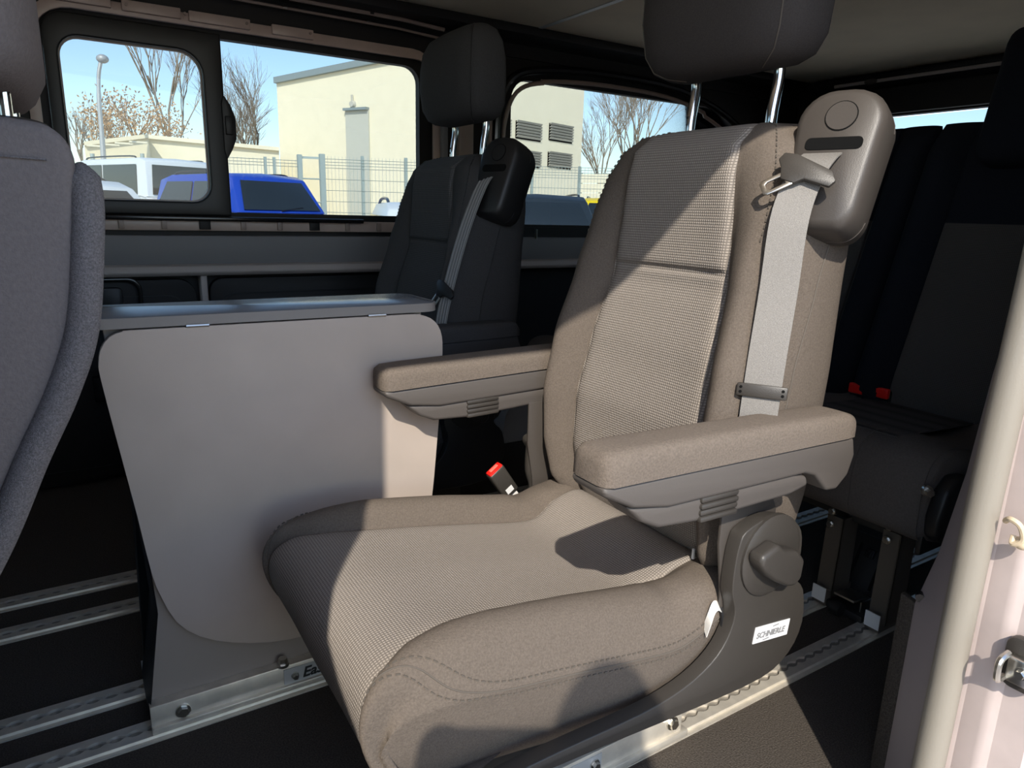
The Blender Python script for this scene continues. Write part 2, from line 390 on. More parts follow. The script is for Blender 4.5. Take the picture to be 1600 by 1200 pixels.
# --- wheel arch behind the far seat
rows = []
for i in range(13):
    a = math.pi * i / 12; rows.append([Vector((1.62 - .36 * math.cos(a) * (1 + .06 * s), WY + .01 - .26 * s ** .8, .30 * math.sin(a) ** .7 * (1.0 - .12 * s ** 3))) for s in (0, .2, .4, .6, .75, .88, .96, 1.0)])
rows2 = [[r[-1] for r in rows], [Vector((r[-1].x * .95 + 1.62 * .05, r[-1].y, max(0, r[-1].z - .02))) for r in rows], [Vector((1.62, r[-1].y, 0)) for r in rows]]
tag(part('wheel_arch', G().grid(rows).grid(rows2), 'arch_grey', ang=60), 'satin grey wheel arch bulging from the far wall behind the seats', 'wheel arch')
# --- rear wall with tailgate window
g = G()
for (y0, y1, z0, z1) in ((.3, WY + .05, 0, .78), (.3, .55, .78, 1.25), (2.0, WY + .05, .78, 1.25), (.3, WY + .05, 1.235, CZ + .06)):
    g.box((XR + .02, (y0 + y1) / 2, (z0 + z1) / 2), (.04, y1 - y0, z1 - z0))
struct('wall_rear', g, 'black_trim')
tag(part('rear_window', G().box((XR + .03, 1.28, 1.0), (.004, 1.46, .46)), 'window_glass'), 'tailgate window pane seen above the rear bench', 'window')
hm = thing('tailgate_header', 'black header moulding with a slim seam above the tailgate window', 'moulding', (2.95, 1.3, 1.33))
part('moulding', G().prism([(2.90, .4, 1.395), (2.90, .4, 1.37), (2.93, .4, 1.345), (2.99, .4, 1.335), (2.99, .4, 1.395)], (0, 1.75, 0)), 'black_plastic', hm, bevel=.006)
part('grab_strip', G().tube([(2.88, 2.0, 1.36), (2.89, 1.8, 1.362), (2.90, .6, 1.36)], .007, 8), 'wall_ledge', hm)
part('hook', G().ball((2.885, 1.84, 1.362), (.012, .03, .012)), 'grey_plastic', hm)
part('header_panel', G().box((2.97, 1.25, 1.29), (.03, 1.7, .10)), 'black_trim', hm)
# --- front partition (the dark cab)
g = G()
for (y0, y1, z0, z1) in ((.2, 2.3, -.05, .72), (.2, .36, .72, 1.46), (2.14, 2.3, .72, 1.46), (.36, 2.14, 1.34, 1.46)): g.box((XF, (y0 + y1) / 2, (z0 + z1) / 2), (.04, y1 - y0, z1 - z0))
struct('wall_front', g, 'black_trim')
tag(part('windscreen', G().box((XF - .02, 1.25, 1.03), (.005, 1.77, .61)), 'window_glass'), 'windscreen of the cab ahead of the grey front seat', 'window')
# --- near side wall with the sliding door opening: front pillar, header, rear quarter
def struct_poly(name, pts, y, d, m, bevel=0): return struct(name, G().prism([(x, y, z) for x, z in pts], (0, d, 0)), m, bevel=bevel)
DY = .30
struct_poly('wall_right', [(XF, -.3), (-.01, -.3), (-.03, .2), (-.045, .45), (-.050, .57), (-.052, .655), (-.089, .734), (-.120, .81), (-.134, .90), (-.137, 1.06), (-.137, 1.25), (-.136, 1.35), (-.120, 1.385), (-.085, 1.405), (-.02, 1.41), (-.02, 1.50), (XF, 1.50)], .218, .012, 'paint')
struct_poly('wall_right', [(-.02, 1.41), (.20, 1.40), (.42, 1.375), (.90, 1.355), (.90, 1.50), (-.02, 1.50)], .218, .012, 'paint')
# rear jamb of the door opening
g = G()
for (x0, x1, z0, z1) in ((.83, XR + .05, -.34, .76), (.83, 1.25, .76, 1.50), (2.75, XR + .05, .76, 1.50), (1.25, 2.75, 1.26, 1.50)): g.box(((x0 + x1) / 2, DY - .02, (z0 + z1) / 2), (x1 - x0, .08, z1 - z0))
struct('wall_right', g, 'jamb_paint')
tag(part('quarter_window', G().box((2.0, DY - .03, 1.01), (1.5, .005, .50)), 'privacy_glass'), 'dark privacy glass pane beside the rear bench, on the door side', 'window')
g = G().prism([(.835, DY + .03, -.3), (.825, DY - .02, -.3), (.86, DY - .09, -.3), (.90, DY - .09, -.3), (.90, DY + .03, -.3)], (0, 0, 1.76))
jm = struct('trim_10', g, 'jamb_paint', bevel=.005)
struct('floor', G().box((-.3, .24, -.06), (2.6, .14, .10)), 'jamb_paint', bevel=.006)
g = G().box(((XF + XR) / 2, .25, CZ + .1), (XR - XF, .14, .05)); struct('ceiling', g, 'paint')
# rubber door seal
SX = .805
sealp = [(SX + .0, DY + .02, -.02), (SX + .005, DY + .02, .2), (SX + .01, DY + .02, .5), (SX + .025, DY + .02, .75), (SX + .05, DY + .025, 1.0), (SX + .05, DY + .03, 1.3)]
tag(part('door_seal', G().tube(cr(sealp, 6), .0165, 20), 'seal', ang=60), 'fat grey rubber seal running up the door frame at right', 'seal')
# pillar trim behind the seal
pt = thing('pillar_trim', 'grey plastic pillar trim with black felt edge, left of the rubber door seal', 'trim', (.87, .38, 0))
edge = [(.925, .42, .0), (.925, .42, .30), (.965, .42, .365), (1.0, .42, .475), (1.02, .42, .61), (1.05, .42, .73), (1.09, .42, 1.0), (1.12, .42, 1.38)]
rows = [[Vector((a, DY + .055, z)) for a, z in ((.80, 0),) * 0] for _ in ()]
sz = [0, .30, .365, .475, .61, .73, 1.0, 1.38]
rows = []
for (x, y, z) in edge:
    sx = interp([(p[2], p[0]) for p in sealp], z)[0]
    rows.append([Vector((sx + .004, DY + .03, z)), Vector((sx * .55 + x * .45, DY + .062, z)), Vector((x - .012, y - .006, z)), Vector((x, y, z)), Vector((x + .01, y + .002, z)), Vector((x + .02, y - .03, z))])
part('panel', G().grid(rows), 'pillar_trim', pt, ang=50)
part('felt_edge', G().prism([(.925, .42, .0), (.925, .42, .30), (.935, .445, .30), (.935, .445, .0)], (.01, 0, 0)), 'carpet', pt, bevel=.002)
part('screw', G().cyl((.925, .415, .315), (.915, .41, .315), .006, 10), 'black_gloss', pt)
part('clip', G().box((SX + .055, DY + .045, .09), (.012, .01, .022)), 'black_trim', pt, bevel=.004)
# striker on the painted jamb
c = px(1592, 1040, x=.815); s_ = thing('door_striker', 'metal door striker in a dark recess on the painted jamb', 'striker', c)
part('recess_plate', G().prism([(c.x, c.y + a, c.z + b) for a, b in rrect(-.022, -.03, .016, .03, .012, 5)], (.012, 0, 0)), 'dark_plastic', s_, bevel=.003)
part('bracket', G().box((c.x - .006, c.y - .004, c.z - .002), (.014, .022, .03)), 'zinc', s_, bevel=.003)
part('loop', G().tube(cr([(c.x - .01, c.y + .008, c.z - .014), (c.x - .026, c.y + .008, c.z - .012), (c.x - .028, c.y + .008, c.z + .01), (c.x - .01, c.y + .008, c.z + .014)], 5), .0035, 8), 'zinc', s_)
bolt(s_, (c.x - .012, c.y - .008, c.z), (-1, 0, 0), .005)
c = px(1592, 828, x=.815)
sw_ = thing('cable_clip', 'beige cable clip curled on the painted jamb above the striker', 'clip', c)
part('loop', G().tube(cr([(c.x - .004, c.y + .012, c.z + .006), (c.x - .010, c.y + .006, c.z + .012), (c.x - .010, c.y - .004, c.z + .008), (c.x - .008, c.y - .008, c.z - .006), (c.x - .008, c.y, c.z - .014), (c.x - .004, c.y + .002, c.z - .006)], 6), .003, 8), 'sealant', sw_)
part('foot', G().ball((c.x - .003, c.y - .006, c.z - .012), (.006, .009, .007)), 'sealant', sw_)

# ================================================================= FLOOR RAILS
RY = [('nearest the door', .666), ('second from the door', .79), ('third from the door, under the console front', 1.07), ('fourth from the door, under the console back', 1.185), ('fifth from the door', 1.477), ('farthest from the door', 1.603)]
def lip(y, s):                      # scalloped half of a seat track
    g = G(); x = -1.3; n = 0; inner = []; P = .026
    while x < 2.7:
        for q in (0, .12, .3, .5, .7, .88):
            inner.append((x + q * P, .0022 + (.0052 * math.sin(math.pi * min(1, max(0, (q - .1) / .8))) ** .5 if .1 < q < .9 else 0)))
        x += P
    V = []; Fs = []
    for (a, b) in inner: V += [(a, y + s * b, .0062), (a, y + s * .0205, .0062), (a, y + s * b, .001), (a, y + s * .022, .0005)]
    for i in range(len(inner) - 1):
        k = i * 4; Fs += [(k, k + 4, k + 5, k + 1), (k, k + 2, k + 6, k + 4), (k + 1, k + 5, k + 7, k + 3)]
    return g.add(V, Fs)
for k, (lab, y) in enumerate(RY):
    r = thing('floor_rail', 'aluminium seat track in the black floor, ' + lab, 'rail', (.5, y, 0), 'aluminium seat tracks in the floor')
    part('track_lip', lip(y, -1), 'aluminium', r, ang=25); part('track_lip', lip(y, 1), 'aluminium', r, ang=25)
    part('channel', G().box((.7, y, .0008), (4.0, .018, .0012)), 'track_channel', r)
    part('flange', G().box((.7, y - .026, .001), (4.0, .008, .0022)), 'aluminium', r)

# ================================================================= CAPTAIN SEATS
TAB = [(.19, .19, .90, .89, 1.00, .13), (.23, .218, .86, .835, 1.03, .165), (.28, .237, .836, .800, 1.04, .17), (.36, .247, .822, .784, 1.045, .17), (.46, .252, .822, .780, 1.05, .165),
       (.57, .251, .843, .798, 1.06, .155), (.70, .246, .876, .838, 1.07, .138), (.80, .243, .882, .870, 1.08, .130), (.865, .232, .884, .890, 1.085, .124), (.91, .207, .893, .908, 1.085, .12), (.938, .172, .925, .935, 1.07, .115), (.948, .125, .965, .968, 1.04, .09)]
def back_rows():
    rows = []
    zs = [.19 + i * (.91 - .19) / 60 for i in range(61)] + [.917, .924, .931, .938, .942, .9455, .948]
    zs = sorted(zs + [.700, .7045, .709, .7165, .721, .727])
    for z in zs:
        w_, xi, xb, xr, wi = interp(TAB, z); g_ = w_ - wi
        dip = .009 * math.exp(-((z - .7125) / .0055) ** 2) + (.004 * max(0, 1 - abs(z - .69) / .03) if z < .712 else 0)
        e = min(1, g_ / .06)
        H = [(xi + dip, 0), (xi - .001 + dip, wi * .5), (xi - .003 * e + dip, wi * .9), (xi + .0045, wi), (xb * .6 + xi * .4 - .002, wi + .25 * g_), (xb, wi + .55 * g_), (xb + .032 * e, w_ - .013), (xb + .085 * e + .01, w_), ((xb + xr) / 2 + .035, w_ - .001), (xr - .035, w_ - .014), (xr - .006, w_ - .05), (xr, w_ * .4), (xr, 0)]
        half = cr([Vector((x, y, 0)) for x, y in H], 4)
        full = half + [Vector((p.x, -p.y, 0)) for p in half[-2:0:-1]]
        # slump of the bottom: front drops lower than the rear
        rows.append([Vector((p.x, p.y, z + (.02 * max(0, (p.x - .9)) if z > .9 else 0) )) for p in full])
    return rows
CP = cr([Vector(p) for p in ((.285, 0, .105), (.255, 0, .135), (.234, 0, .19), (.240, 0, .235), (.272, 0, .264), (.33, 0, .272), (.42, 0, .262), (.52, 0, .247), (.62, 0, .230), (.70, 0, .219), (.745, 0, .226), (.79, 0, .245), (.835, 0, .252), (.88, 0, .235))], 5)
def cush_uv(p):
    best = (9, 0); L = 0
    for a, b in zip(CP, CP[1:]):
        d = b - a; t = max(0, min(1, ((p.x - a.x) * d.x + (p.z - a.z) * d.z) / max(1e-9, d.x * d.x + d.z * d.z)))
        q = (p.x - a.x - d.x * t) ** 2 + (p.z - a.z - d.z * t) ** 2
        if q < best[0]: best = (q, L + d.length * t)
        L += d.length
    return (best[1], p.y)
def cushion_rows():
    rows = []; n = len(CP); L = 0; ls = [0]
    for a, b in zip(CP, CP[1:]): L += (b - a).length; ls.append(L)
    for i, p in enumerate(CP):
        t = (CP[min(i + 1, n - 1)] - CP[max(i - 1, 0)]).normalized(); N = Vector((-t.z, 0, max(0, t.x))).normalized()
        x = p.x; top = ls[i] / L
        W = .258 if x > .34 else .240 + .018 * max(0, (x - .21) / .13)
        W = min(W, .258)
        ti = interp([(0, .235), (.10, .232), (.17, .225), (.23, .205), (.28, .180), (.34, .168), (.6, .160), (.80, .150), (1, .150)], top)[0]
        if top > .80: ti = interp([(.80, .150), (.86, .165), (1, .17)], top)[0]
        r = interp([(0, .0), (.12, .004), (.25, .018), (.4, .034), (.6, .036), (.75, .034), (.83, .020), (.9, .004), (1, .0)], top)[0]
        q = W - ti; e = min(1, q / .09)
        T = [(0, 0), (ti * .5, .001), (ti * .93, .000), (ti, .004), (ti + .20 * q, -r * .75), (ti + .46 * q, -r), (ti + .74 * q, -r * .72 + .004), (W - .004, .022 * (1 - top * .1)), (W + .002, .040), (W + .001, .052), (W - .006, .10), (W - .022, .150), (W - .03, .17)]
        if top < .2:      # round the front corners
            s = 1 - top / .2
            T = [(a, d + s * .0) for a, d in T]
        half = cr([Vector((a, d, 0)) for a, d in T], 4)
        def P(a, d, sg):
            q_ = p - N * d
            if d > .02:   # side cheeks keep vertical below the seam
                k = min(1, (d - .02) / .03); v = Vector((p.x + .0 * d, 0, p.z - d)); fw = max(0, 1 - top / .22)
                q_ = q_.lerp(v, k * (1 - fw))
            return Vector((q_.x, sg * a, q_.z))
        full = [P(h.x, h.y, -1) for h in half[:0:-1]] + [P(h.x, min(h.y, .10 + h.y * .05), 1) for h in half]
        rows.append(full)
    return rows
BR = back_rows(); CR_ = cushion_rows()
def seam_path(c, sg, col, lift):      # the seam runs along the cheek and swings up to the insert at the front corner
    out = []
    for i in range(13, len(CR_) - 8):
        t = max(0, min(1, (31 - i) / 18)); t = t * t * (3 - 2 * t); f = abs(col - c) * (1 - t) + (12 + (abs(col - c) - 33) * .5 + 2) * t
        j = int(f); q = f - j; row = CR_[i]; p = row[c + sg * j].lerp(row[c + sg * (j + 1)], q)
        out.append(p + Vector((-lift, sg * lift, lift)))
    return cr(out, 2)
def stitches(path, w=.0022, l=.0055, gap=.0045):
    g = G(); d = 0; acc = 0
    for a, b in zip(path, path[1:]):
        seg = (b - a).length; t = (b - a) / max(seg, 1e-6)
        while acc < seg:
            c = a + t * acc; g.tube([c, c + t * l], w / 2, 4); acc += l + gap
        acc -= seg
    return g
def armrest(root, FAB, GP, DP, y, dx, dz, tilt):
    """x from 0 (front) to .5, z 0 at the underside of the pad; pivots near the rear end"""
    piv = Vector((.45, 0, 0)); rot = Matrix.Rotation(tilt, 3, 'Y')
    def T(g):
        g.v = [rot @ (p - piv) + piv + Vector((dx, y, dz)) for p in g.v]; return g
    hw = .036
    rows = []
    for x, s, h in ((0, .55, .6), (.004, .86, .85), (.014, 1, .97), (.05, 1, 1), (.2, 1, .98), (.35, 1, .95), (.47, 1, .90), (.488, .95, .80), (.498, .75, .5)):
        H = .042 * h; sec = []
        for a in range(25):
            t = math.pi * a / 24; cs = math.cos(t); sn = math.sin(t)
            sec.append(Vector((x, hw * s * math.copysign(abs(cs) ** .38, cs), H * abs(sn) ** .5)))
        rows.append(sec)
    g = G().grid(rows); g.add(rows[0], [tuple(range(25))]); g.add(rows[-1], [tuple(range(25))])
    a = part('armrest', T(G().prism([(x, -hw + .003, z) for x, z in ((.0, 0), (.004, -.012), (.05, -.034), (.11, -.044), (.38, -.043), (.405, -.05), (.44, -.080), (.465, -.082), (.49, -.062), (.50, -.03), (.49, 0))], (0, 2 * hw - .006, 0))), GP, root, bevel=.007, seg=3)
    part('armrest_pad', T(g), 'pad_fabric' if FAB == 'fabric' else FAB, a, ang=60)
    low = [(.045, -.034), (.07, -.058), (.10, -.072), (.18, -.078), (.36, -.074), (.40, -.066), (.395, -.05), (.36, -.04), (.11, -.04)]
    part('lower_shell', T(G().prism([(x, -hw + .008, z) for x, z in low], (0, 2 * hw - .016, 0))), GP, a, bevel=.006, seg=3)
    g = G()
    for i in range(4): g.box((.205, 0, -.046 - i * .009), (.072, 2 * hw - .008 + .002 * (i % 2), .0085))
    part('release_button', T(g), DP, a, bevel=.003, seg=2)
    return a
SH_TOP = [(.802, .354), (.851, .366), (.905, .352), (.935, .325), (.942, .285), (.936, .245), (.962, .214), (.972, .153), (.945, .103), (.88, .078), (.724, .082), (.55, .093), (.475, .097), (.40, .103), (.33, .107), (.33, .115), (.47, .119), (.618, .118), (.70, .128), (.755, .150), (.785, .18), (.797, .22), (.785, .26), (.785, .305), (.790, .335)]
SH_N, SH_F = ([(p.x, p.y) for p in cr([Vector((a, b, 0)) for a, b in q], 3, True)] for q in (SH_TOP, SH_TOP[:11] + SH_TOP[19:]))
def captain_seat(yc, label, near):
    MP = 'mid_plastic' if near else 'black_plastic'; PP = 'stitch' if near else 'black_plastic'
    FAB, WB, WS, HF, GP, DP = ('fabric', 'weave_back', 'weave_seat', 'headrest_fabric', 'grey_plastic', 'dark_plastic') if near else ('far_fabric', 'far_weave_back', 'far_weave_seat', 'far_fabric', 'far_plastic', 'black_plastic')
    global OFF, K
    OFF = Vector((0, yc, 0)); K = .87
    root = thing('captain_seat', label, 'seat', (.72, 0, 0), 'single seats with armrests')
    # base on the rails (true floor height)
    OFF = Vector((0, 0, 0)); K = 1.0
    ya, yb = (.652, .79) if near else (1.465, 1.603); ym = (ya + yb) / 2
    sb = part('seat_base', G().box((.58, ym + .01, .125), (.42, .16, .15)), 'black_plastic', root, bevel=.01)
    part('swivel_plate', G().cyl((.58, ym + .05, .19), (.58, ym + .05, .225), .14, 32), DP, root, bevel=.004)
    for sy in (ya, yb):
        ad = part('rail_adaptor', G().box((.54, sy, .032), (.40, .026, .044)).box((.54, sy - .012, .012), (.42, .014, .012)), 'aluminium', root, bevel=.002)
        if sy < ym and near:
            part('label_plate', G().box((.512, sy - .0135, .034), (.13, .002, .030)), 'label_silver', ad)
            text('EasyLeg', .026, 'ink', ad, (.458, sy - .0152, .026), (1, 0, 0), (0, 0, 1), .0006, .25)
            bolt(ad, (.564, sy - .014, .036), (0, -1, 0), .006); bolt(ad, (.717, sy - .013, .040), (0, -1, 0), .0085)
    OFF = Vector((0, yc, 0)); K = .87
    # cushion
    n0, n1 = 3 * 4, 0; m = len(CR_[0]); c = m // 2
    cu = part('seat_cushion', G().grid(CR_, 0, c - 12).grid(CR_, c + 12, m - 1), FAB, root, ang=70)
    part('cushion_insert', G().grid(CR_, c - 12, c + 12), WS, cu, ang=70, uvf=cush_uv)
    # double seam on the near and far cheek
    for sg in (-1, 1):
        if sg > 0 and not near: continue
        for col in (c + sg * 30, c + sg * 36):
            path = seam_path(c, sg, col, .0008)
            part('stitching', stitches(path), PP, cu, kind='stuff')
        path = seam_path(c, sg, c + sg * 33, .0)
        part('seam', G().tube(path, .0012, 5), PP, cu)
    # backrest
    m = len(BR[0]); k = 12
    ba = part('backrest', G().grid(BR, k, m - k), FAB, root, ang=70)
    g = G().grid(BR, m - k, m + k); g.add(BR[-1], [tuple(range(m))]); part('backrest_insert', g, WB, ba, ang=70)
    for sg in (1, -1):
        col = [(k + 9) if sg > 0 else (m - k - 9)][0]
        part('stitching', stitches([r[col] + Vector((-.001, 0, .001)) for r in BR[54:]] ), PP, ba, kind='stuff')
    # side seam of the backrest
    part('seam', G().tube([r[m - 29] + Vector((0, -.0005, 0)) for r in BR[8:60]], .0014, 5), PP, ba)
    part('brand_tag', G().box((.822, -.172, .262), (.003, .004, .018)), 'label_white', ba)
    # headrest
    hr = None
    rows = []
    for z, hw, f, b in ((1.03, .095, .965, 1.00), (1.034, .125, .938, 1.02), (1.045, .150, .922, 1.032), (1.07, .166, .910, 1.038), (1.12, .174, .904, 1.036), (1.17, .174, .906, 1.032), (1.21, .166, .912, 1.024), (1.235, .150, .926, 1.012), (1.25, .12, .95, .99)):
        z = 1.035 + (z - 1.03) * 1.08
        sec = []; cx = (f + b) / 2; ex = (b - f) / 2
        for a in range(48):
            t = 2 * math.pi * a / 48; cs, sn = math.cos(t), math.sin(t)
            sec.append(Vector((cx - ex * math.copysign(abs(cs) ** .45, cs) + .012 * abs(sn) ** 3 * 1, hw * math.copysign(abs(sn) ** .62, sn), z + .015 * (1 - abs(cs)) * (1 if z > 1.2 else 0) * 0)))
        rows.append(sec)
    g = G().grid(rows, 0, 48); g.add(rows[0], [tuple(range(48))]); g.add(rows[-1], [tuple(range(48))])
    hr = part('headrest', g, HF, root, ang=70)
    for sg in (-1, 1):
        j = 7 if sg > 0 else 41
        part('seam', G().tube([r[j] for r in rows], .0013, 5), PP, hr)
        part('post', G().tube(cr([(1.0, sg * .09, .93), (1.0, sg * .09, .965), (1.003, sg * .09, .99), (1.008, sg * .09, 1.03), (1.0, sg * .09, 1.08)], 5), .0092, 14), 'chrome', hr)
    for z in (.962, .975): part('notch', G().cyl((.9935, -.09 * -1, z), (.9925, .09, z + .004), .003, 6), 'black_plastic', hr)
    # retractor housing
    rot = Matrix.Rotation(R(18), 3, 'Z') @ Matrix.Rotation(R(20), 3, 'Y'); cc = Vector((.976, -.236, .872))
    prof = [(-.062, -.105), (.062, -.105), (.062, .07), (.03, .105), (-.03, .105), (-.062, .075)]
    rows = []
    for x, s in ((-.045, .80), (-.040, .93), (-.028, 1.0), (.0, 1.02), (.03, 1.0), (.044, .92), (.05, .78)):
        o2 = [(a * (1 - .22 * max(0, -b / .098)), b) for a, b in rrect(-.062, -.104, .062, .108, (.03, .03, .05, .05), 6)]
        rows.append([cc + rot @ Vector((x, y * s + (.008 if z < 0 else 0) * 0, z * (1 - (1 - s) * .6))) for y, z in o2])
    g = G().grid(rows, 0, len(rows[0])); nn = len(rows[0]); g.add(rows[0], [tuple(range(nn))]); g.add(rows[-1], [tuple(range(nn))])
    rt = part('belt_retractor_housing', g, MP, root, ang=40)
    fx = -.0455
    part('cap', G().tube([cc + rot @ Vector((fx, -.003, .062)), cc + rot @ Vector((fx - .0012, -.003, .062))], .021, 28), MP, rt)
    part('cap_groove', G().tube([cc + rot @ Vector((fx + .0003, -.003, .062)), cc + rot @ Vector((fx - .0004, -.003, .062))], .0225, 28), 'slot_dark', rt)
    part('belt_slot', G().prism([cc + rot @ Vector((fx - .0008, y, z)) for y, z in rrect(-.040, .012, .038, .030, .007, 4)], rot @ Vector((.006, 0, 0))), 'slot_dark', rt)
    part('housing_seam', G().tube([cc + rot @ Vector((.012, y * 1.022, z * 1.006)) for y, z in o2], .0006, 4), GP, rt)
    # belt
    if near:
        bp = [(.932, -.240, .893), (.914, -.242, .882), (.896, -.240, .856), (.874, -.241, .80), (.858, -.249, .70), (.838, -.258, .60), (.824, -.265, .50), (.822, -.269, .44)]
    else:
        bp = [(.945, -.228, .893), (.915, -.232, .862), (.864, -.238, .75), (.812, -.248, .60), (.788, -.254, .50), (.780, -.256, .38)]
    path = cr(bp, 5)
    W = [Vector((.022, -.042, 0)) if near and i > 4 else Vector((.006, -.047, 0)) for i in range(len(path))]
    if near:
        for i in range(len(path)):
            k_ = min(1, i / 14); W[i] = Vector((.014 + .014 * k_, -.052 + .008 * k_, 0))
    be = part('seat_belt', G().strip(path, W, .0022), 'webbing' if near else 'webbing_dark', root, ang=60)
    if not near:
        for s in (-.36, -.1, .14, .36): part('stripe', G().strip([p + w_ * s + Vector((-.0016, -.0008, 0)) for p, w_ in zip(path, W)], [w_ * .08 for w_ in W], .0012), 'webbing_line', be)
    def on(i): return path[i], W[i]
    # latch tongue
    i = 9 if near else len(path) - 11
    p, w_ = on(i); xd = w_.normalized(); td = (path[i + 1] - path[i - 1]).normalized(); nd = xd.cross(td).normalized()
    if nd.x > 0: nd = -nd
    q = p + nd * .006; tdn = (td * .97 - xd * .12).normalized() if near else (td - xd * .3).normalized(); xx = (xd - xd.dot(tdn) * tdn).normalized()
    tg = part('belt_tongue', G().prism([q + xx * a + tdn * b for a, b in ((-.040, -.014), (-.022, -.018), (.034, -.012), (.046, .0), (.042, .011), (.005, .013), (-.004, .024), (-.024, .024), (-.033, .008), (-.043, -.002))], nd * .007), DP, root, bevel=.002)
    pd = (tdn * .78 - xx * .62).normalized() if near else (tdn * .95 - xx * .3).normalized(); pw = (xx - xx.dot(pd) * pd).normalized()
    o0 = q - xx * .014 + tdn * .016 + nd * .002
    A = [(-.012, 0), (-.012, .036), (-.008, .041), (.008, .041), (.012, .036), (.012, 0)]; B = [(-.0065, .008), (-.0065, .030), (-.004, .034), (.004, .034), (.0065, .030), (.0065, .008)]
    part('tongue_plate', G().ring([o0 + pw * a + pd * b for a, b in A], [o0 + pw * a + pd * b for a, b in B], nd * .003), 'zinc', tg, bevel=.0006)
    if near:
        i = 27; p, w_ = on(i); xd = w_.normalized(); td = (path[i + 1] - path[i - 1]).normalized(); nd = xd.cross(td).normalized()
        if nd.x > 0: nd = -nd
        R3 = Matrix((xd, td, nd)).transposed()
        gd = part('belt_guide', G().box(p + nd * .004, (.070, .019, .006), R3), DP, root, bevel=.002)
        for e_ in (-.029, .029):
            for f_ in (-.0035, .0035): part('peg', G().tube([p + nd * .006 + xd * e_ + td * f_, p + nd * .0076 + xd * e_ + td * f_], .0022, 10), 'slot_dark', gd)
    # buckle on the far side
    Bc = Vector((.742, .300, .238)); ax = Vector((-.55, -.02, .80)).normalized(); sd = Vector((.80, .03, .55)).normalized(); dd = ax.cross(sd)
    R3 = Matrix((sd, dd, ax)).transposed()
    bk = part('buckle', G().box(Bc, (.040, .022, .075), R3), DP, root, bevel=.004, seg=3)
    part('red_button', G().box(Bc + ax * .037, (.037, .019, .008), R3), 'red', bk, bevel=.003)
    part('button_slot', G().box(Bc + ax * .0405, (.022, .009, .004), R3), 'red_light', bk, bevel=.001)
    part('sticker', G().box(Bc - ax * .022 - dd * .0115 * (1 if dd.y > 0 else -1), (.018, .001, .013), R3), 'label_white', bk)
    part('stalk', G().box(Bc - ax * .052 + sd * .002, (.026, .008, .04), R3), 'tag_cloth', bk, bevel=.003)
    # armrests
    armrest(root, FAB, GP, DP, -.287, .494, .484, R(1.2) if near else R(-1))
    armrest(root, FAB, GP, DP, .284, .458, .492, R(-1.6) if near else R(0))
    # side plate and bracket on both sides
    for sg in ((-1, 1)):
        y0 = sg * .262
        sh = part('side_shield', G().prism([(x, y0, z) for x, z in (SH_N if sg < 0 else SH_F)], (0, sg * .024, 0)), DP, root, bevel=.009, seg=3, ang=45)
        part('bracket', G().prism([(x, sg * .255, z) for x, z in ((.775, .42), (.87, .42), (.90, .36), (.90, .15), (.80, .15), (.79, .25), (.775, .33))], (0, sg * .006, 0)), MP, root, bevel=.002)
        y1 = y0 + sg * .024
        part('shield_boss', G().tube([(.862, y1 - sg * .004, .303), (.862, y1 + sg * .004, .303), (.862, y1 + sg * .008, .303)], [.066, .066, .058], 32), DP, sh, ang=40)
        kn = [(.800, .328), (.838, .340), (.852, .327), (.885, .318), (.905, .298), (.902, .268), (.888, .256), (.868, .262), (.835, .280), (.812, .298), (.800, .312)]
        part('recline_knob', G().prism([(x, y1 + sg * .006, z) for x, z in kn], (0, sg * .028, 0)), DP, sh, bevel=.010, seg=4, ang=50)
        if sg < 0 and near:
            y2 = y1 - .0012; a = Vector((.846, y2, .153)); xd = Vector((.99, 0, -.12)).normalized(); zd = Vector((.12, 0, .99)).normalized()
            lb = part('maker_label', G().prism([a, a + xd * .086, a + xd * .086 + zd * .028, a + zd * .028], (0, .0015, 0)), 'label_white', sh)
            text('SCHNIERLE', .0138, 'ink_grey', sh, a + xd * .005 + zd * .0085 + Vector((0, -.0008, 0)), xd, zd, .0003, .15)
            part('label_line', G().box(a + xd * .05 + zd * .024 - Vector((0, .0005, 0)), (.014, .0006, .0015)).box(a + xd * .03 + zd * .004 - Vector((0, .0005, 0)), (.014, .0006, .0015)), 'ink_grey', sh)
    # belt anchor and care tag at the rear of the cushion
    if near:
        part('belt_anchor', G().strip(cr([(.790, -.248, .225), (.800, -.262, .215), (.797, -.268, .185), (.785, -.268, .150), (.770, -.268, .128)], 4), (.016, 0, .004), .004), 'black_plastic', root)
        part('anchor_clasp', G().ball((.775, -.270, .142), (.012, .007, .016)), DP, root)
        part('care_tag', G().strip(cr([(.762, -.262, .188), (.765, -.266, .212), (.778, -.262, .226), (.795, -.258, .218), (.803, -.262, .20)], 5), (.004, .012, .010), .0012), 'tag_cloth', root)
    # bottom valance under the backrest
    part('recliner_bar', G().cyl((.88, -.25, .20), (.88, .25, .20), .02, 12), 'black_plastic', root)
    OFF = Vector((0, 0, 0)); K = 1.0
    return root
mat('headrest_fabric', (.052, .046, .044), .9, noise=.12, nscale=500, bump=.3, bscale=700, spec=.2)
captain_seat(.893, 'warm grey single seat with armrests in sunlight, nearest the open door', True)
captain_seat(1.84, 'dark grey single seat with armrests in shade by the far windows', False)

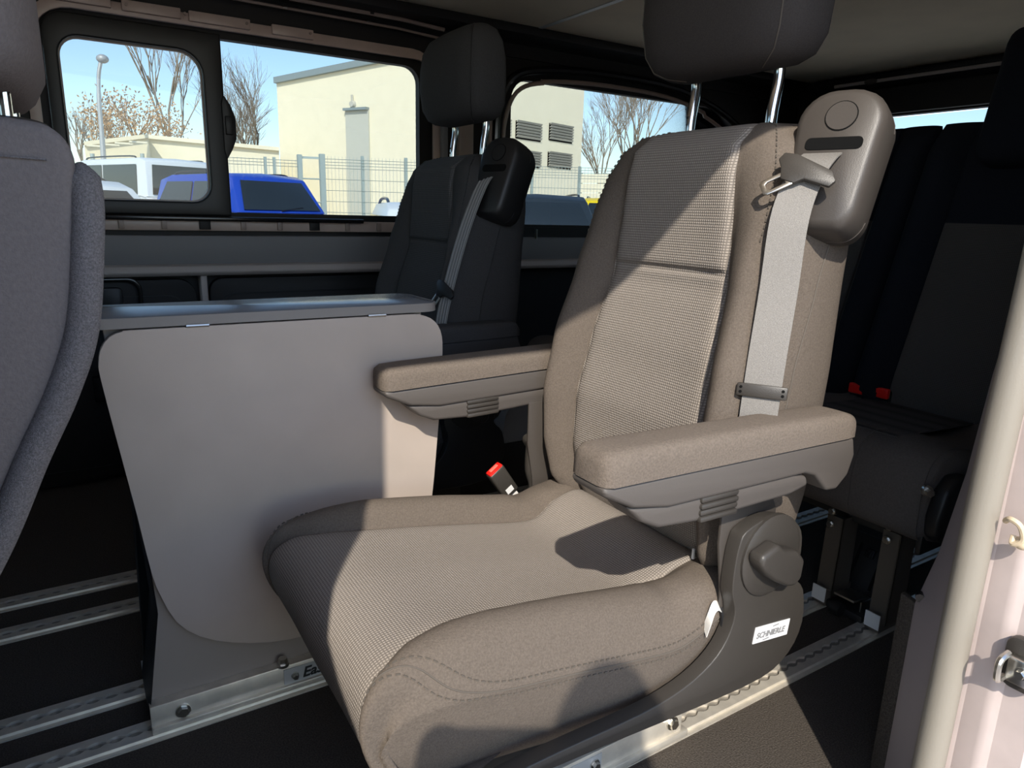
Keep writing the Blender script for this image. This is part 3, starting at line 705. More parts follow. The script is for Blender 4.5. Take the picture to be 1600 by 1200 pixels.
# ================================================================= TABLE CONSOLE
t = thing('folding_table_console', 'grey table console with hanging leaf, standing on floor tracks left of the sunlit seat', 'table', (.27, 1.11, 0))
bodyL = [(.037, .045), (.060, .20), (.050, .40), (.030, .632), (.500, .632), (.48, .40), (.46, .2), (.44, .045)]
part('body', G().prism([(x, 1.076, z) for x, z in bodyL], (0, .088, 0)), 'console_body', t, bevel=.003)
part('edge_band', G().prism([(x - .004, 1.078, z) for x, z in bodyL[:4]] + [(x, 1.064, z) for x, z in bodyL[3::-1]], (0, .084, 0)), 'black_plastic', t)
part('tabletop', G().prism(rrect(.013, 1.058, .526, 1.205, (.02, .03, .03, .02), 6, lambda a, b: (a, b, .634)), (0, 0, .0145)), 'table_top', t, bevel=.002)
part('top_edging', G().ring(rrect(.011, 1.056, .528, 1.207, (.022, .032, .032, .022), 6, lambda a, b: (a, b, .634)), rrect(.0145, 1.0595, .5245, 1.2035, (.02, .03, .03, .02), 6, lambda a, b: (a, b, .634)), (0, 0, .0140)), 'table_edge', t)
lf = [(.021, .575), (.0205, .596), (.025, .615), (.036, .630), (.052, .636), (.07, .637), (.25, .637), (.45, .637), (.472, .635), (.490, .629), (.504, .616), (.511, .597), (.512, .57), (.509, .50), (.501, .40), (.492, .31), (.478, .25), (.45, .195), (.40, .152), (.34, .128), (.27, .120), (.21, .127), (.155, .145), (.11, .17), (.08, .205), (.064, .25), (.055, .29), (.045, .38), (.03, .50)]
lf = [Vector((p.x * 1.034, 0, .8 - (.8 - p.y) * 1.034)) for p in cr([Vector((a, b, 0)) for a, b in lf], 2, True)]
le = part('table_leaf', G().prism([(p.x, 1.056, p.z) for p in lf], (0, .014, 0)), 'table_front', t, bevel=.0015)
for x in (.146, .412):
    h = part('hinge', G().box((x, 1.060, .633), (.03, .010, .004)), 'zinc', t); part('hinge_pin', G().cyl((x - .015, 1.055, .633), (x + .015, 1.055, .633), .0025, 8), 'zinc', h)
for y in (1.058, 1.178):
    ad = part('rail_adaptor', G().box((.235, y, .030), (.40, .004 if y < 1.1 else .012, .042)).box((.235, y + (.012 if y < 1.1 else -.006), .048), (.40, .026, .004)).box((.235, y - .003, .012), (.40, .014, .010)), 'aluminium', t, bevel=.0015)
    if y < 1.1:
        bolt(ad, (.080, y - .002, .030), (0, -1, 0), .0085)
        bolt(ad, (.236, y + .004, .050), (0, 0, 1), .008, h=.010)
        part('label_plate', G().box((.30, y - .0035, .030), (.13, .0015, .030)), 'label_silver', ad)
        bolt(ad, (.253, y - .004, .030), (0, -1, 0), .005)
        text('EasyLeg', .026, 'ink', ad, (.265, y - .0048, .022), (1, 0, 0), (0, 0, 1), .0006, .25)
    else:
        part('end_cap', G().box((.036, y - .002, .030), (.003, .022, .046)), 'label_silver', ad)

# ================================================================= FRONT SEAT (foreground, left)
fs = thing('front_seat', 'grey front seat back with fuzzy felt edge, cut off at the left foreground', 'seat', (-.15, .75, 0))
prof = cr([(p[0], 0, p[1]) for p in ((-.26, .846), (-.10, .852), (-.02, .8485), (.002, .843), (.011, .826), (.008, .80), (.004, .73), (-.016, .675), (-.045, .62), (-.075, .56), (-.13, .45), (-.18, .36), (-.26, .33), (-.30, .5))], 5)
part('backrest', G().prism([(p.x, .55, p.z) for p in prof], (0, .44, 0)), 'front_fabric', fs, bevel=.012, seg=4, ang=50)
band = cr([(.014, .565, .824), (.0155, .56, .80), (.0125, .555, .77), (.004, .553, .715), (-.012, .553, .672), (-.034, .553, .628), (-.060, .553, .572), (-.10, .553, .50), (-.15, .553, .40)], 6)
part('felt_edge', G().tube(band, [.002 + .0085 * min(1, i / 3) for i in range(len(band))], 12), 'felt', fs, ang=60)
part('rear_carpet', G().prism([(p.x + .004, .575, p.z) for p in band] + [(p.x - .02, .575, p.z) for p in band[::-1]], (0, .39, 0)), 'felt', fs)
part('seam', G().tube([(-.25, .549, .822), (-.06, .549, .826), (-.004, .549, .824)], .0006, 5), 'felt', fs)
rows = []
for z, s in ((.872, .55), (.876, .8), (.884, .95), (.90, 1.0), (.96, 1.0), (1.03, .95), (1.05, .7)):
    rows.append([Vector((-.055 + .056 * s * math.copysign(abs(math.cos(a)) ** .6, math.cos(a)) * (1 - .1 * (z < .89)), .74 + .15 * s * math.copysign(abs(math.sin(a)) ** .6, math.sin(a)), z)) for a in [2 * math.pi * i / 32 for i in range(32)]])
g = G().grid(rows, 0, 32); g.add(rows[0], [tuple(range(32))]); g.add(rows[-1], [tuple(range(32))])
hh = part('headrest', g, 'front_fabric', fs, ang=70)
part('post', G().cyl((-.026, .66, .84), (-.026, .66, .885), .004, 10), 'chrome', hh); part('post', G().cyl((-.026, .80, .84), (-.026, .80, .885), .004, 10), 'chrome', hh)
part('collar', G().ball((-.026, .66, .8525), (.026, .02, .006)), 'dark_plastic', hh)
part('seat_cushion', G().box((-.50, .77, .30), (.46, .46, .14)), 'front_fabric', fs, bevel=.04, seg=4)
part('seat_plinth', G().box((-.46, .77, .12), (.40, .40, .22)), 'black_plastic', fs, bevel=.01)

# ================================================================= REAR BENCH
bn = thing('rear_bench', 'dark three place rear bench seat behind the sunlit seat', 'bench', (1.5, 1.3, 0))
def bench_cushion(y0, y1, near):
    prof = [(1.265, .235), (1.245, .30), (1.25, .36), (1.275, .395), (1.33, .405), (1.42, .385), (1.52, .375), (1.62, .39), (1.66, .38), (1.66, .30), (1.62, .23), (1.4, .215)]
    P = cr([Vector((a, 0, b)) for a, b in prof], 4, True); m = len(P); rows = []
    for y, s, r in ((y0 + .001, .93, .0), (y0 + .006, .97, .0), (y0 + .02, 1, .0), (y0 + .09, 1, .006), (y0 + .10, 1, 0), ((y0 + y1) / 2, 1, 0), (y1 - .10, 1, 0), (y1 - .09, 1, .006), (y1 - .02, 1, 0), (y1 - .006, .97, 0), (y1 - .001, .93, 0)):
        rows.append([Vector((1.45 + (p.x - 1.45) * s, y, .31 + (p.z - .31) * s + (r if p.z > .36 else 0))) for p in P])
    g = G().grid(rows, 0, m); g.add(rows[0], [tuple(range(m))]); g.add(rows[-1], [tuple(range(m))])
    o = part('seat_cushion', g, 'bench_fabric', bn, ang=60)
    part('cushion_insert', G().prism([(1.30, y0 + .10, .402), (1.60, y0 + .10, .386), (1.60, y1 - .10, .386), (1.30, y1 - .10, .402)], (0, 0, .004)), 'dark_weave', o, bevel=.002)
    for yy in (y0 + .012, y0 + .145) if near else (y0 + .012,):
        part('seam', G().tube([(p.x - .0006, yy, p.z) for p in P[0:22]], .0015, 5), 'bench_fabric', o)
    return o
bench_cushion(.575, 1.01, True); bench_cushion(1.015, 1.45, False); bench_cushion(1.455, 1.90, False)
def bench_back(y0, y1, ztop):
    a0 = Vector((1.60, 0, .40)); a1 = Vector((1.80, 0, ztop)); yc = (y0 + y1) / 2
    rows = []
    for i in range(21):
        t = i / 20; z = .38 + (ztop - .38) * t; x = 1.615 + .205 * t; e = min(1, (1 - t) * 8 + .35, t * 8 + .5)
        w_ = (y1 - y0) / 2 * (1 - .04 * (1 - e)); th = .055 * e
        H = [(-.028 * e, 0), (-.028 * e, .5), (-.028 * e, .59), (-.018 * e, .61), (-.055 * e, .72), (-.062 * e, .84), (-.045 * e, .96), (0, 1.0), (.05 * e, .98), (.07 * e, .8), (.07 * e, 0)]
        half = cr([Vector((a, b * w_, 0)) for a, b in H], 3); full = half + [Vector((p.x, -p.y, 0)) for p in half[-2:0:-1]]
        rows.append([Vector((x + p.x, yc + p.y, z)) for p in full])
    m = len(rows[0]); o = part('backrest', G().grid(rows, 9, m - 9).add(rows[-1], [tuple(range(m))]).add(rows[0], [tuple(range(m))]), 'dark_bolster', bn, ang=60)
    part('backrest_insert', G().grid(rows[:14], m - 9, m + 9), 'dark_weave', o, ang=60)
    part('upper_insert', G().grid(rows[13:], m - 9, m + 9), 'dark_bolster', o, ang=60)
    return o
bench_back(.52, .955, 1.03); bench_back(.96, 1.40, 1.03); bench_back(1.405, 1.86, 1.03)
for (y, z0, z1) in ((.705, .92, 1.215), (1.19, .86, 1.05), (1.63, .86, 1.05)):
    h = part('headrest', G().box((1.775, y, (z0 + z1) / 2), (.10, .25, z1 - z0), Matrix.Rotation(R(14), 3, 'Y')), 'dark_bolster', bn, bevel=.035, seg=4)
for (u, v) in ((1343, 606), (1382, 613)):
    c = px(u, v, z=.41); b = part('buckle', G().box(c + Vector((.03, 0, -.006)), (.08, .040, .028)), 'black_plastic', bn, bevel=.005)
    part('red_button', G().box(c + Vector((-.012, 0, 0)), (.012, .036, .024)), 'red', b, bevel=.003)
    part('button_slot', G().box(c + Vector((-.017, 0, .005)), (.006, .022, .010)), 'red', b)
# legs
for i, (y, zt) in enumerate(((.774, .20), (.655, .215), (1.09, .20), (1.20, .2), (1.49, .2), (1.62, .2))):
    lg = part('leg', G().prism([(1.30, y - .018, .02), (1.30, y + .018, .02), (1.305, y + .018, zt), (1.305, y - .018, zt)], (.003, 0, 0)).prism([(1.30, y - .018, .02), (1.305, y - .018, zt), (1.36, y - .018, zt), (1.36, y - .018, .02)], (0, .003, 0)), 'leg_metal', bn)
    part('foot', G().box((1.33, y, .022), (.09, .03, .032)), 'leg_metal', lg, bevel=.002)
    part('foot_plate', G().box((1.283, y, .030), (.002, .030, .032)), 'label_white', lg)
    bolt(lg, (1.295, y + .003, zt - .015), (-1, 0, 0), .006); bolt(lg, (1.285, y - .003, zt + .018), (-1, 0, 0), .006)
part('crossbar', G().box((1.36, 1.24, .205), (.05, 1.2, .03)), 'black_plastic', bn, bevel=.004)
part('frame_rail', G().cyl((1.36, .98, .185), (1.9, .98, .16), .012, 10), 'dark_plastic', bn)
# side hinge cover at the near end
hg = [(1.255, .30), (1.27, .35), (1.30, .372), (1.34, .368), (1.37, .33), (1.37, .27), (1.34, .245), (1.29, .245), (1.26, .262)]
hv = part('hinge_cover', G().prism([(x - .01, .578, z - .005) for x, z in hg], (0, -.03, 0)), 'black_plastic', bn, bevel=.009, seg=3)
bolt(hv, px(1447, 766, y=.57), (-.6, -.8, 0), .0075, h=.012); bolt(hv, (1.40, .565, .36), (-.3, -1, 0), .006)
part('side_frame', G().box((1.46, .585, .235), (.40, .012, .05)), 'black_plastic', bn, bevel=.004)
# floor catch between the legs
fc = thing('floor_catch', 'black floor catch with shiny steel latch between the bench legs', 'catch', (1.34, .72, 0))
rotc = Matrix.Rotation(R(-35), 3, 'Y')
cp = Vector((1.40, .745, .075))
part('plate', G().box(cp, (.004, .085, .13), Matrix.Rotation(R(25), 3, 'Y')), 'black_plastic', fc, bevel=.002)
for dy in (-.025, .025): part('slot', G().box(cp + Vector((-.004, dy, .0)), (.002, .006, .09), Matrix.Rotation(R(25), 3, 'Y')), 'slot_dark', fc)
part('button', G().box(cp + Vector((.006, 0, .028)), (.012, .02, .02), Matrix.Rotation(R(25), 3, 'Y')), 'black_gloss', fc, bevel=.002)
part('latch', G().box((1.318, .722, .040), (.06, .045, .005), Matrix.Rotation(R(8), 3, 'Y')).box((1.330, .694, .030), (.05, .003, .022)), 'zinc', fc, bevel=.001)
part('roller', G().cyl((1.275, .735, .022), (1.275, .715, .022), .014, 14), 'black_plastic', fc)
part('base', G().box((1.35, .72, .012), (.12, .08, .016)), 'black_plastic', fc, bevel=.002)

# ================================================================= OUTSIDE
GZ = -.35
tag(part('parking_lot', G().box((10, 40, GZ - .05), (240, 240, .1)), 'asphalt'), 'grey asphalt ground around the vehicle', 'ground')['kind'] = 'structure'
def on_ground(p): return Vector((p.x, p.y, GZ))
# cream hall: left facade A-B, right facade B-C
bd = thing('hall_building', 'cream rendered hall with grey door and louvred vents behind the fence', 'building', on_ground(ext(600, 300, 28)))
A = ext(432, 130, 31); B = ext(745, 68, 25); C = ext(913, 143, 30)
zB = B.z; zA = A.z; Cz = C.z
zC = max(Cz, zB) + 1.0; C2 = ext(913, 60, 30)
back = (C - B).normalized() * 0 + Vector((.52, .85, 0)) * 12
def quadwall(P, Q, zp, zq, th, name, m, holes=None):
    n = (Q - P).cross(Vector((0, 0, 1))).normalized() * th
    if n.dot(P - CAM) < 0: n = -n
    pts = [Vector((P.x, P.y, GZ)), Vector((Q.x, Q.y, GZ)), Vector((Q.x, Q.y, zq)), Vector((P.x, P.y, zp))]
    return part(name, G().prism(pts, n), m, bd)
fa = quadwall(A, B, zA, zB, .3, 'facade', 'cream'); fb = quadwall(B, C, zB, zB + .4, .3, 'facade', 'cream')
Ab = A + Vector((A.x, A.y, 0)).normalized() * 5 + Vector((.4, 0, 0)); part('facade', G().prism([(A.x, A.y, GZ), (Ab.x, Ab.y, GZ), (Ab.x, Ab.y, zA), (A.x, A.y, zA)], (.3, .1, 0)), 'cream', bd)
Cb = C + Vector((C.x, C.y, 0)).normalized() * 5 - Vector((.3, 0, 0)); part('facade', G().prism([(C.x, C.y, GZ), (Cb.x, Cb.y, GZ), (Cb.x, Cb.y, zB + .4), (C.x, C.y, zB + .4)], (-.1, .3, 0)), 'cream', bd)
n = (B - A).cross(Vector((0, 0, 1))).normalized()
if n.dot(A - CAM) > 0: n = -n
part('roof_fascia', G().prism([A + n * .15 + Vector((0, 0, -.02)), B + n * .15 + Vector((0, 0, -.02)), B + n * .15 + Vector((0, 0, .20)), A + n * .15 + Vector((0, 0, .20))], -n * .4), 'fascia', bd)
def onface(P, Q, u, v):           # intersection of a view ray with the vertical plane through P,Q
    r = _c[0] * ((u - 800) / F) + _c[1] * ((v - 600) / F) + _c[2]
    nn = (Q - P).cross(Vector((0, 0, 1))); t = (P - CAM).dot(nn) / r.dot(nn); return CAM + r * t
dp = [onface(A, B, 541, 174), onface(A, B, 577, 174)]
part('door', G().prism([Vector((dp[0].x, dp[0].y, GZ)), Vector((dp[1].x, dp[1].y, GZ)), Vector((dp[1].x, dp[1].y, dp[0].z)), dp[0]], n * .06), 'door_grey', fa)
part('door_canopy', G().prism([dp[0] + Vector((0, 0, .0)), Vector((dp[1].x, dp[1].y, dp[0].z)), Vector((dp[1].x, dp[1].y, dp[0].z + .09)), dp[0] + Vector((0, 0, .09))], n * .2), 'fascia', fa)
c = onface(A, B, 552, 163); part('wall_lamp', G().tube([c, c + n * .12], [.14, .10], 14).box(c + n * .06 + Vector((0, 0, .2)), (.06, .06, .25)), 'louvre', fa)
n2 = (C - B).cross(Vector((0, 0, 1))).normalized()
if n2.dot(B - CAM) > 0: n2 = -n2
for (u0, u1, v0, v1) in ((805, 844, 188, 216), (857, 893, 192, 219), (805, 843, 234, 259), (855, 891, 237, 261), (770, 796, 184, 212), (770, 796, 232, 256)):
    a = onface(B, C, u0, v1); b = onface(B, C, u1, v1); top = onface(B, C, u0, v0).z - a.z
    b.z = a.z; lv = part('louvre_vent', G().prism([a, b, b + Vector((0, 0, top)), a + Vector((0, 0, top))], n2 * .03), 'slot_dark', fb)
    for k in range(6):
        z = Vector((0, 0, top * (k + .5) / 6)); part('slat', G().prism([a + z + n2 * .03, b + z + n2 * .03, b + z + Vector((0, 0, .07)) + n2 * .10, a + z + Vector((0, 0, .07)) + n2 * .10], n2 * .02), 'louvre', lv)
# low white sheds
def shed(name, label, us, D, v0, m):
    P = ext(us[0], v0[0], D); Q = ext(us[1], v0[1], D); Q.z = Q.z
    o = thing(name, label, 'building', on_ground((P + Q) / 2)); nn = (Q - P).cross(Vector((0, 0, 1))).normalized()
    if nn.dot(P - CAM) < 0: nn = -nn
    part('wall', G().prism([on_ground(P), on_ground(Q), Q, P], nn * 4), m, o)
    part('roof_edge', G().prism([P - nn * .15, Q - nn * .15, Q - nn * .15 + Vector((0, 0, .12)), P - nn * .15 + Vector((0, 0, .12))], nn * 4.3), m, o)
    return o
shed('long_shed', 'long low cream shed behind the parked cars, joining the hall', (232, 436), 27, (217, 236), 'cream')
s1 = shed('canopy_shed', 'low cream canopy shed behind the white cars, at the left of the window', (132, 232), 26, (228, 216), 'cream_2')
for u in (144, 222):
    p = ext(u, 240, 25.2); part('post', G().cyl(on_ground(p), (p.x, p.y, p.z), .06, 8), 'fence', s1)
for k in range(4):
    p = ext(150 + 22 * k, 228 - 2 * k, 25.4); part('roof_rib', G().box(p, (.5, .05, .05)), 'cream', s1)
# fences
def fence(label, u0, u1, D, v0, us, gate=None):
    P = ext(u0, v0, D); Q = ext(u1, v0, D); H = (P.z + Q.z) / 2 - GZ
    o = thing('mesh_fence', label, 'fence', on_ground((P + Q) / 2), 'green wire mesh fences')
    d = (Q - P); d.z = 0; L = d.length; d.normalize(); P0 = on_ground(P)
    g = G(); x = 0
    while x < L:
        g.tube([P0 + d * x, P0 + d * x + Vector((0, 0, H))], .006, 3, False); x += .10
    z = .1
    while z < H: g.tube([P0 + Vector((0, 0, z)), P0 + d * L + Vector((0, 0, z))], .009, 3, False); z += .30 if z < H - .35 else .08
    part('mesh_wires', g, 'fence', o, kind='stuff')
    for u in us:
        p = ext(u, v0, D); part('post', G().box((p.x, p.y, GZ + H / 2 + .02), (.07, .07, H + .04)), 'fence', o)
    return o, H
f1, H1 = fence('wire mesh fence in front of the grey hall door, right of the gate', 506, 672, 21, 247, (566, 634))
fence('wire mesh fence between the window latch and the gate', 352, 465, 21, 247, (414, 428))
gt = thing('fence_gate', 'grey framed mesh gate in the wire fence before the hall', 'gate', on_ground(ext(486, 250, 20.9)))
pa = on_ground(ext(468, 250, 20.9)); pb = on_ground(ext(503, 250, 20.9)); dd_ = (pb - pa)
part('gate_post', G().box(pa + Vector((0, 0, H1 / 2)), (.12, .12, H1)), 'fence', gt); part('gate_post', G().box(pb + Vector((0, 0, H1 / 2 + .02)), (.14, .14, H1 + .04)), 'fence', gt)
part('top_rail', G().prism([pa + Vector((0, 0, H1 - .1)), pb + Vector((0, 0, H1 - .1)), pb + Vector((0, 0, H1 - .04)), pa + Vector((0, 0, H1 - .04))], (0, .05, 0)), 'fence', gt)
for k in range(1, 4): part('cross_rail', G().tube([pa + Vector((0, 0, H1 * k / 4)), pb + Vector((0, 0, H1 * k / 4))], .02, 6), 'fence', gt)
fence('wire mesh fence in front of the louvred hall wall', 700, 985, 22.5, 260, (832, 906, 760))
lf_ = thing('board_fence', 'pale horizontal board fence right of the louvred hall', 'fence', on_ground(ext(935, 300, 24)))
for u in (908, 945, 982):
    p = ext(u, 270, 24.1); part('post', G().cyl(on_ground(p), p, .06, 8), 'fence', lf_)
for k in range(5):
    a = ext(905, 272 + k * 15, 24); b = ext(985, 272 + k * 15, 24); part('board', G().prism([a, b, b - Vector((0, 0, .28)), a - Vector((0, 0, .28))], (0, .06, 0)), 'cream', lf_)
# street lamp
p = ext(160, 222, 24); q = ext(155, 98, 24); h = ext(160, 92, 24)
sl_ = thing('street_lamp', 'tall curved street lamp rising behind the white cars', 'lamp', on_ground(ext(162, 300, 24)))
part('pole', G().tube(cr([on_ground(ext(162, 300, 24)), p, ext(155, 160, 24), ext(154, 120, 24), ext(157, 98, 24)], 5), [.07] * 6 + [.06] * 6 + [.05] * 9, 8), 'pole', sl_)
part('lamp_head', G().ball(h, (.16, .16, .12)), 'pole', sl_)
# trees
def tree(label, u, v0, vt, D, spread, seed, leaf=None, n=5, cat='tree', depth=5, thick=.12):
    rnd = random.Random(seed); base = on_ground(ext(u, v0, D)); top = ext(u, vt, D).z; Ht = top - GZ
    o = thing('tree' if not leaf else 'autumn_shrub', label, cat, base)
    g = G(); tw = G(); lv = G()
    def br(p, d, L, r, k):
        e = p + d * L; mid = p + d * L * .5 + Vector((rnd.uniform(-1, 1), rnd.uniform(-1, 1), 0)) * L * .05
        (g if k < 3 else tw).tube([p, mid, e], [r, r * .85, r * .65], 5 if k < 2 else 3, False)
        if k >= depth:
            if leaf:
                for _ in range(7):
                    c = e + Vector((rnd.gauss(0, 1), rnd.gauss(0, 1), rnd.gauss(0, 1))) * L * .45; a = Vector((rnd.gauss(0, 1), rnd.gauss(0, 1), rnd.gauss(0, 1))).normalized() * .07; b = a.orthogonal().normalized() * .05
                    lv.add([c - a, c + b, c + a, c - b], [(0, 1, 2, 3)])
            return
        for j in range((3 if k > 1 or leaf else 4) if k else n):
            ax = Vector((rnd.gauss(0, 1), rnd.gauss(0, 1), rnd.gauss(0, .4))).normalized()
            nd = (d + ax * spread * rnd.uniform(.5, 1.0) + Vector((0, 0, .12))).normalized()
            br(p + d * L * rnd.uniform(.55, 1), nd, L * rnd.uniform(.62, .82), r * .58, k + 1)
    br(base, Vector((0, 0, 1)), Ht * (.46 if not leaf else .36), thick, 0)
    part('trunk', g, 'bark', o); part('twigs', tw, 'twig' if not leaf else 'leaf_orange', o, kind='stuff')
    if leaf: part('leaves', lv, leaf, o, kind='stuff')
tree('bare tree with wide branches, right of the street lamp', 272, 300, 62, 46, .42, 17, depth=6, thick=.12, n=4)
tree('bare tree half hidden behind the left corner of the hall', 400, 300, 150, 50, .55, 5)
tree('small bare tree right of the window latch', 372, 300, 175, 58, .55, 8)
tree('bare tree seen right of the louvred hall', 990, 300, 150, 52, .5, 21, depth=6)
tree('thin bare tree hugging the louvred hall corner', 938, 300, 195, 62, .5, 31)
tree('rust leaved shrub below the street lamp', 200, 300, 120, 36, .8, 3, leaf='leaf_orange', n=6, depth=4)
tree('thin bare sapling left of the rust leaved shrub', 140, 300, 185, 50, .5, 14, depth=4)

# cars : built nose to +y (rear towards -y), then turned
def car(label, kind, u, D, vroof, yaw, paint, wid=2.0, ln=4.8):
    c = ext(u, vroof, D); H = c.z - GZ
    o = thing(kind, label, 'car', (0, 0, 0), None)
    hw = wid / 2; belt = H * .60; L2 = ln / 2
    # body side profile (y, z) and plan taper
    low = [(-L2, .32), (-L2 - .02, .62), (-L2 + .03, belt - .02), (-L2 + .28, belt + .02), (L2 - 1.35, belt), (L2 - .35, belt - .22), (L2 - .02, belt - .42), (L2, .34)]
    def sec(s, dz): return [Vector((s * hw, y * (1 - .02 * abs(s)), z)) for y, z in low]
    rows = [[Vector((sx * hw, y * k, z)) for y, z in low] for sx, k in ((-.97, .955), (-1, .975), (-.9, 1), (0, 1.01), (.9, 1), (1, .975), (.97, .955))]
    g = G().grid(rows); g.add(rows[0], [tuple(range(len(low)))]); g.add(rows[-1], [tuple(range(len(low)))]); bt = [[r[0], r[-1]] for r in rows]; g.grid(bt)
    body = part('body', g, paint, o, ang=30)
    boxy = kind == 'white_car' and H > 1.9
    rk = .10 if boxy else .42
    gh = [(-L2 + .10, belt), (-L2 + .10 + rk, H - .07), (-L2 + .35 + rk, H), (.55, H - .01), (1.0, H - .10), (L2 - 1.15, belt)]
    tw_ = .80 if not boxy else .90
    rows = []
    for sx in (-1, 0, 1): rows.append([Vector((sx * hw * (.96 if z < belt + .01 else tw_), y, z + (.03 if sx == 0 and z > belt + .1 else 0))) for y, z in gh])
    g = G().grid(rows); g.add(rows[0], [tuple(range(len(gh)))]); g.add(rows[-1], [tuple(range(len(gh)))])
    rf = part('cabin', g, paint, o, bevel=.03, seg=2, ang=30)
    def lerp2(a, b, t): return (a[0] + (b[0] - a[0]) * t, a[1] + (b[1] - a[1]) * t)
    # rear window
    a = lerp2(gh[0], gh[1], .06); b = lerp2(gh[0], gh[1], .90)
    nrm = Vector((0, -(b[1] - a[1]), b[0] - a[0])).normalized() * .02
    part('rear_window', G().prism([Vector((-hw * .84, *a)) + nrm * .5, Vector((hw * .84, *a)) + nrm * .5, Vector((hw * tw_ * .84, *b)) + nrm * .5, Vector((-hw * tw_ * .84, *b)) + nrm * .5], nrm), 'car_glass', rf, bevel=.005)
    for sg in (-1, 1):
        for (y0, y1) in ((-L2 + .45 + rk * .6, -.45), (-.38, .62)):
            z0 = belt + .05; z1 = H - .14
            f0 = hw * (.96 + (tw_ - .96) * ((z0 - belt) / (H - belt))) + .012; f1 = hw * (.96 + (tw_ - .96) * ((z1 - belt) / (H - belt))) + .012
            sl0 = rk * .5 if y0 < -1 else .03; sl1 = .04 if y1 < 0 else -.28
            part('side_window', G().prism([(sg * f0, y0, z0), (sg * f0, y1 + (.30 if y1 > 0 else 0), z0), (sg * f1, y1 + (0 if y1 > 0 else 0), z1), (sg * f1, y0 + sl0 * .5, z1)], (sg * .01, 0, 0)), 'car_glass', rf)
        part('roof_rail', G().tube(cr([(sg * hw * tw_ * .93, -L2 + .55 + rk, H - .01), (sg * hw * tw_ * .93, -L2 + .8 + rk, H + .045), (sg * hw * tw_ * .93, .2, H + .045), (sg * hw * tw_ * .93, .5, H - .01)], 4), .018, 6), 'black_gloss', rf)
        part('mirror', G().ball((sg * (hw + .12), .95, belt + .08), (.12, .08, .09)), paint, body)
        part('tail_light', G().box((sg * (hw - .12), -L2 + .0, belt - .16), (.22, .06, .18)), 'lamp_red', body, bevel=.01)
        for y in (-L2 + .85, L2 - .85):
            wh = part('wheel', G().cyl((sg * (hw - .12), y, .34), (sg * (hw + .01), y, .34), .34, 20), 'tyre', body, bevel=.02)
            part('rim', G().cyl((sg * (hw), y, .34), (sg * (hw + .02), y, .34), .21, 12), 'pole', wh)
    part('wiper', G().tube([(-.05, -L2 + .10, belt + .04), (.42, -L2 + .13, belt + .10)], .014, 5), 'black_gloss', rf)
    part('number_plate', G().box((0, -L2 - .02, belt - .25), (.5, .02, .12)), 'label_white', body)
    r = CAM.copy(); ang = math.atan2(c.y, c.x) - math.pi / 2 + yaw
    o.rotation_euler = (0, 0, ang)
    back_ = Vector((math.sin(ang), -math.cos(ang), 0)) * (L2 - .8)
    o.location = Vector((c.x, c.y, GZ)) - back_
    return o
car('tall white car with dark rear window, seen through the sliding pane', 'white_car', 262, 19, 251, R(30), 'car_white', 1.95, 4.9)
car('bright blue car parked behind the window latch', 'blue_car', 408, 14.5, 274, R(32), 'car_blue', 1.9, 4.4)
car('low white car cut off beside the front seat edge', 'white_car', 85, 9.5, 280, R(25), 'car_white', 1.8, 4.3)
car('dark grey car parked before the louvred hall wall', 'grey_car', 840, 12, 306, R(6), 'car_dark', 1.95, 4.6)
car('yellow car half hidden behind the grey seat', 'yellow_car', 965, 17, 311, R(0), 'car_yellow', 1.9, 4.6)
car('pale car roof showing beside the dark seat by the far window', 'silver_car', 700, 8.0, 319, R(10), 'car_white', 1.7, 3.4)

# ================================================================= THE PHOTOGRAPHER (stands behind the camera, casts the shadow on the cushion)
mat('skin', (.50, .30, .21), .55); mat('jacket', (.03, .035, .05), .8); mat('jeans', (.04, .05, .09), .85); mat('hair', (.04, .025, .015), .7); mat('shoe', (.05, .05, .05), .6); mat('phone', (.02, .02, .02), .2)
pr_ = thing('person', 'person in dark jacket and jeans standing outside the open door, holding up a phone', 'person', (-.16, -.46, GZ))
fw_ = Vector((.52, .85, 0)).normalized(); rt_ = Vector((fw_.y, -fw_.x, 0)); up_ = Vector((0, 0, 1)); base_ = Vector((-.16, -.46, 0))
def bp_(f, r_, z): return base_ + fw_ * f + rt_ * r_ + up_ * z
def skin(name, verts, edges, m, parent, sub=2):
    me = bpy.data.meshes.new(name); root = org(parent)
    me.from_pydata([v[0] - root for v in verts], edges, [])
    o = link(name, me, parent); ORG[o.name] = root; me.materials.append(MATS[m])
    o.modifiers.new('skin', 'SKIN'); o.modifiers.new('sub', 'SUBSURF').levels = sub; o.modifiers['sub'].render_levels = sub
    o.modifiers['skin'].use_smooth_shade = True
    for i, v in enumerate(verts):
        q = v[1] if isinstance(v[1], tuple) else (v[1], v[1]); me.skin_vertices[0].data[i].radius = q
        me.skin_vertices[0].data[i].use_root = (i == 0)
    return o
V = [(bp_(0, 0, .40), .125), (bp_(0, 0, .55), .118), (bp_(.0, 0, .70), .135), (bp_(.0, 0, .83), .11), (bp_(.02, 0, .92), .05), (bp_(.04, 0, .98), .052)]
E_ = [(0, 1), (1, 2), (2, 3), (3, 4), (4, 5)]
J = [(bp_(0, 0, .36), .135)] + [(p, q * 1.06) for p, q in V[1:4]]; JE = [(0, 1), (1, 2), (2, 3)]; T_ = [(bp_(0, 0, .44), .136)]; TE = []
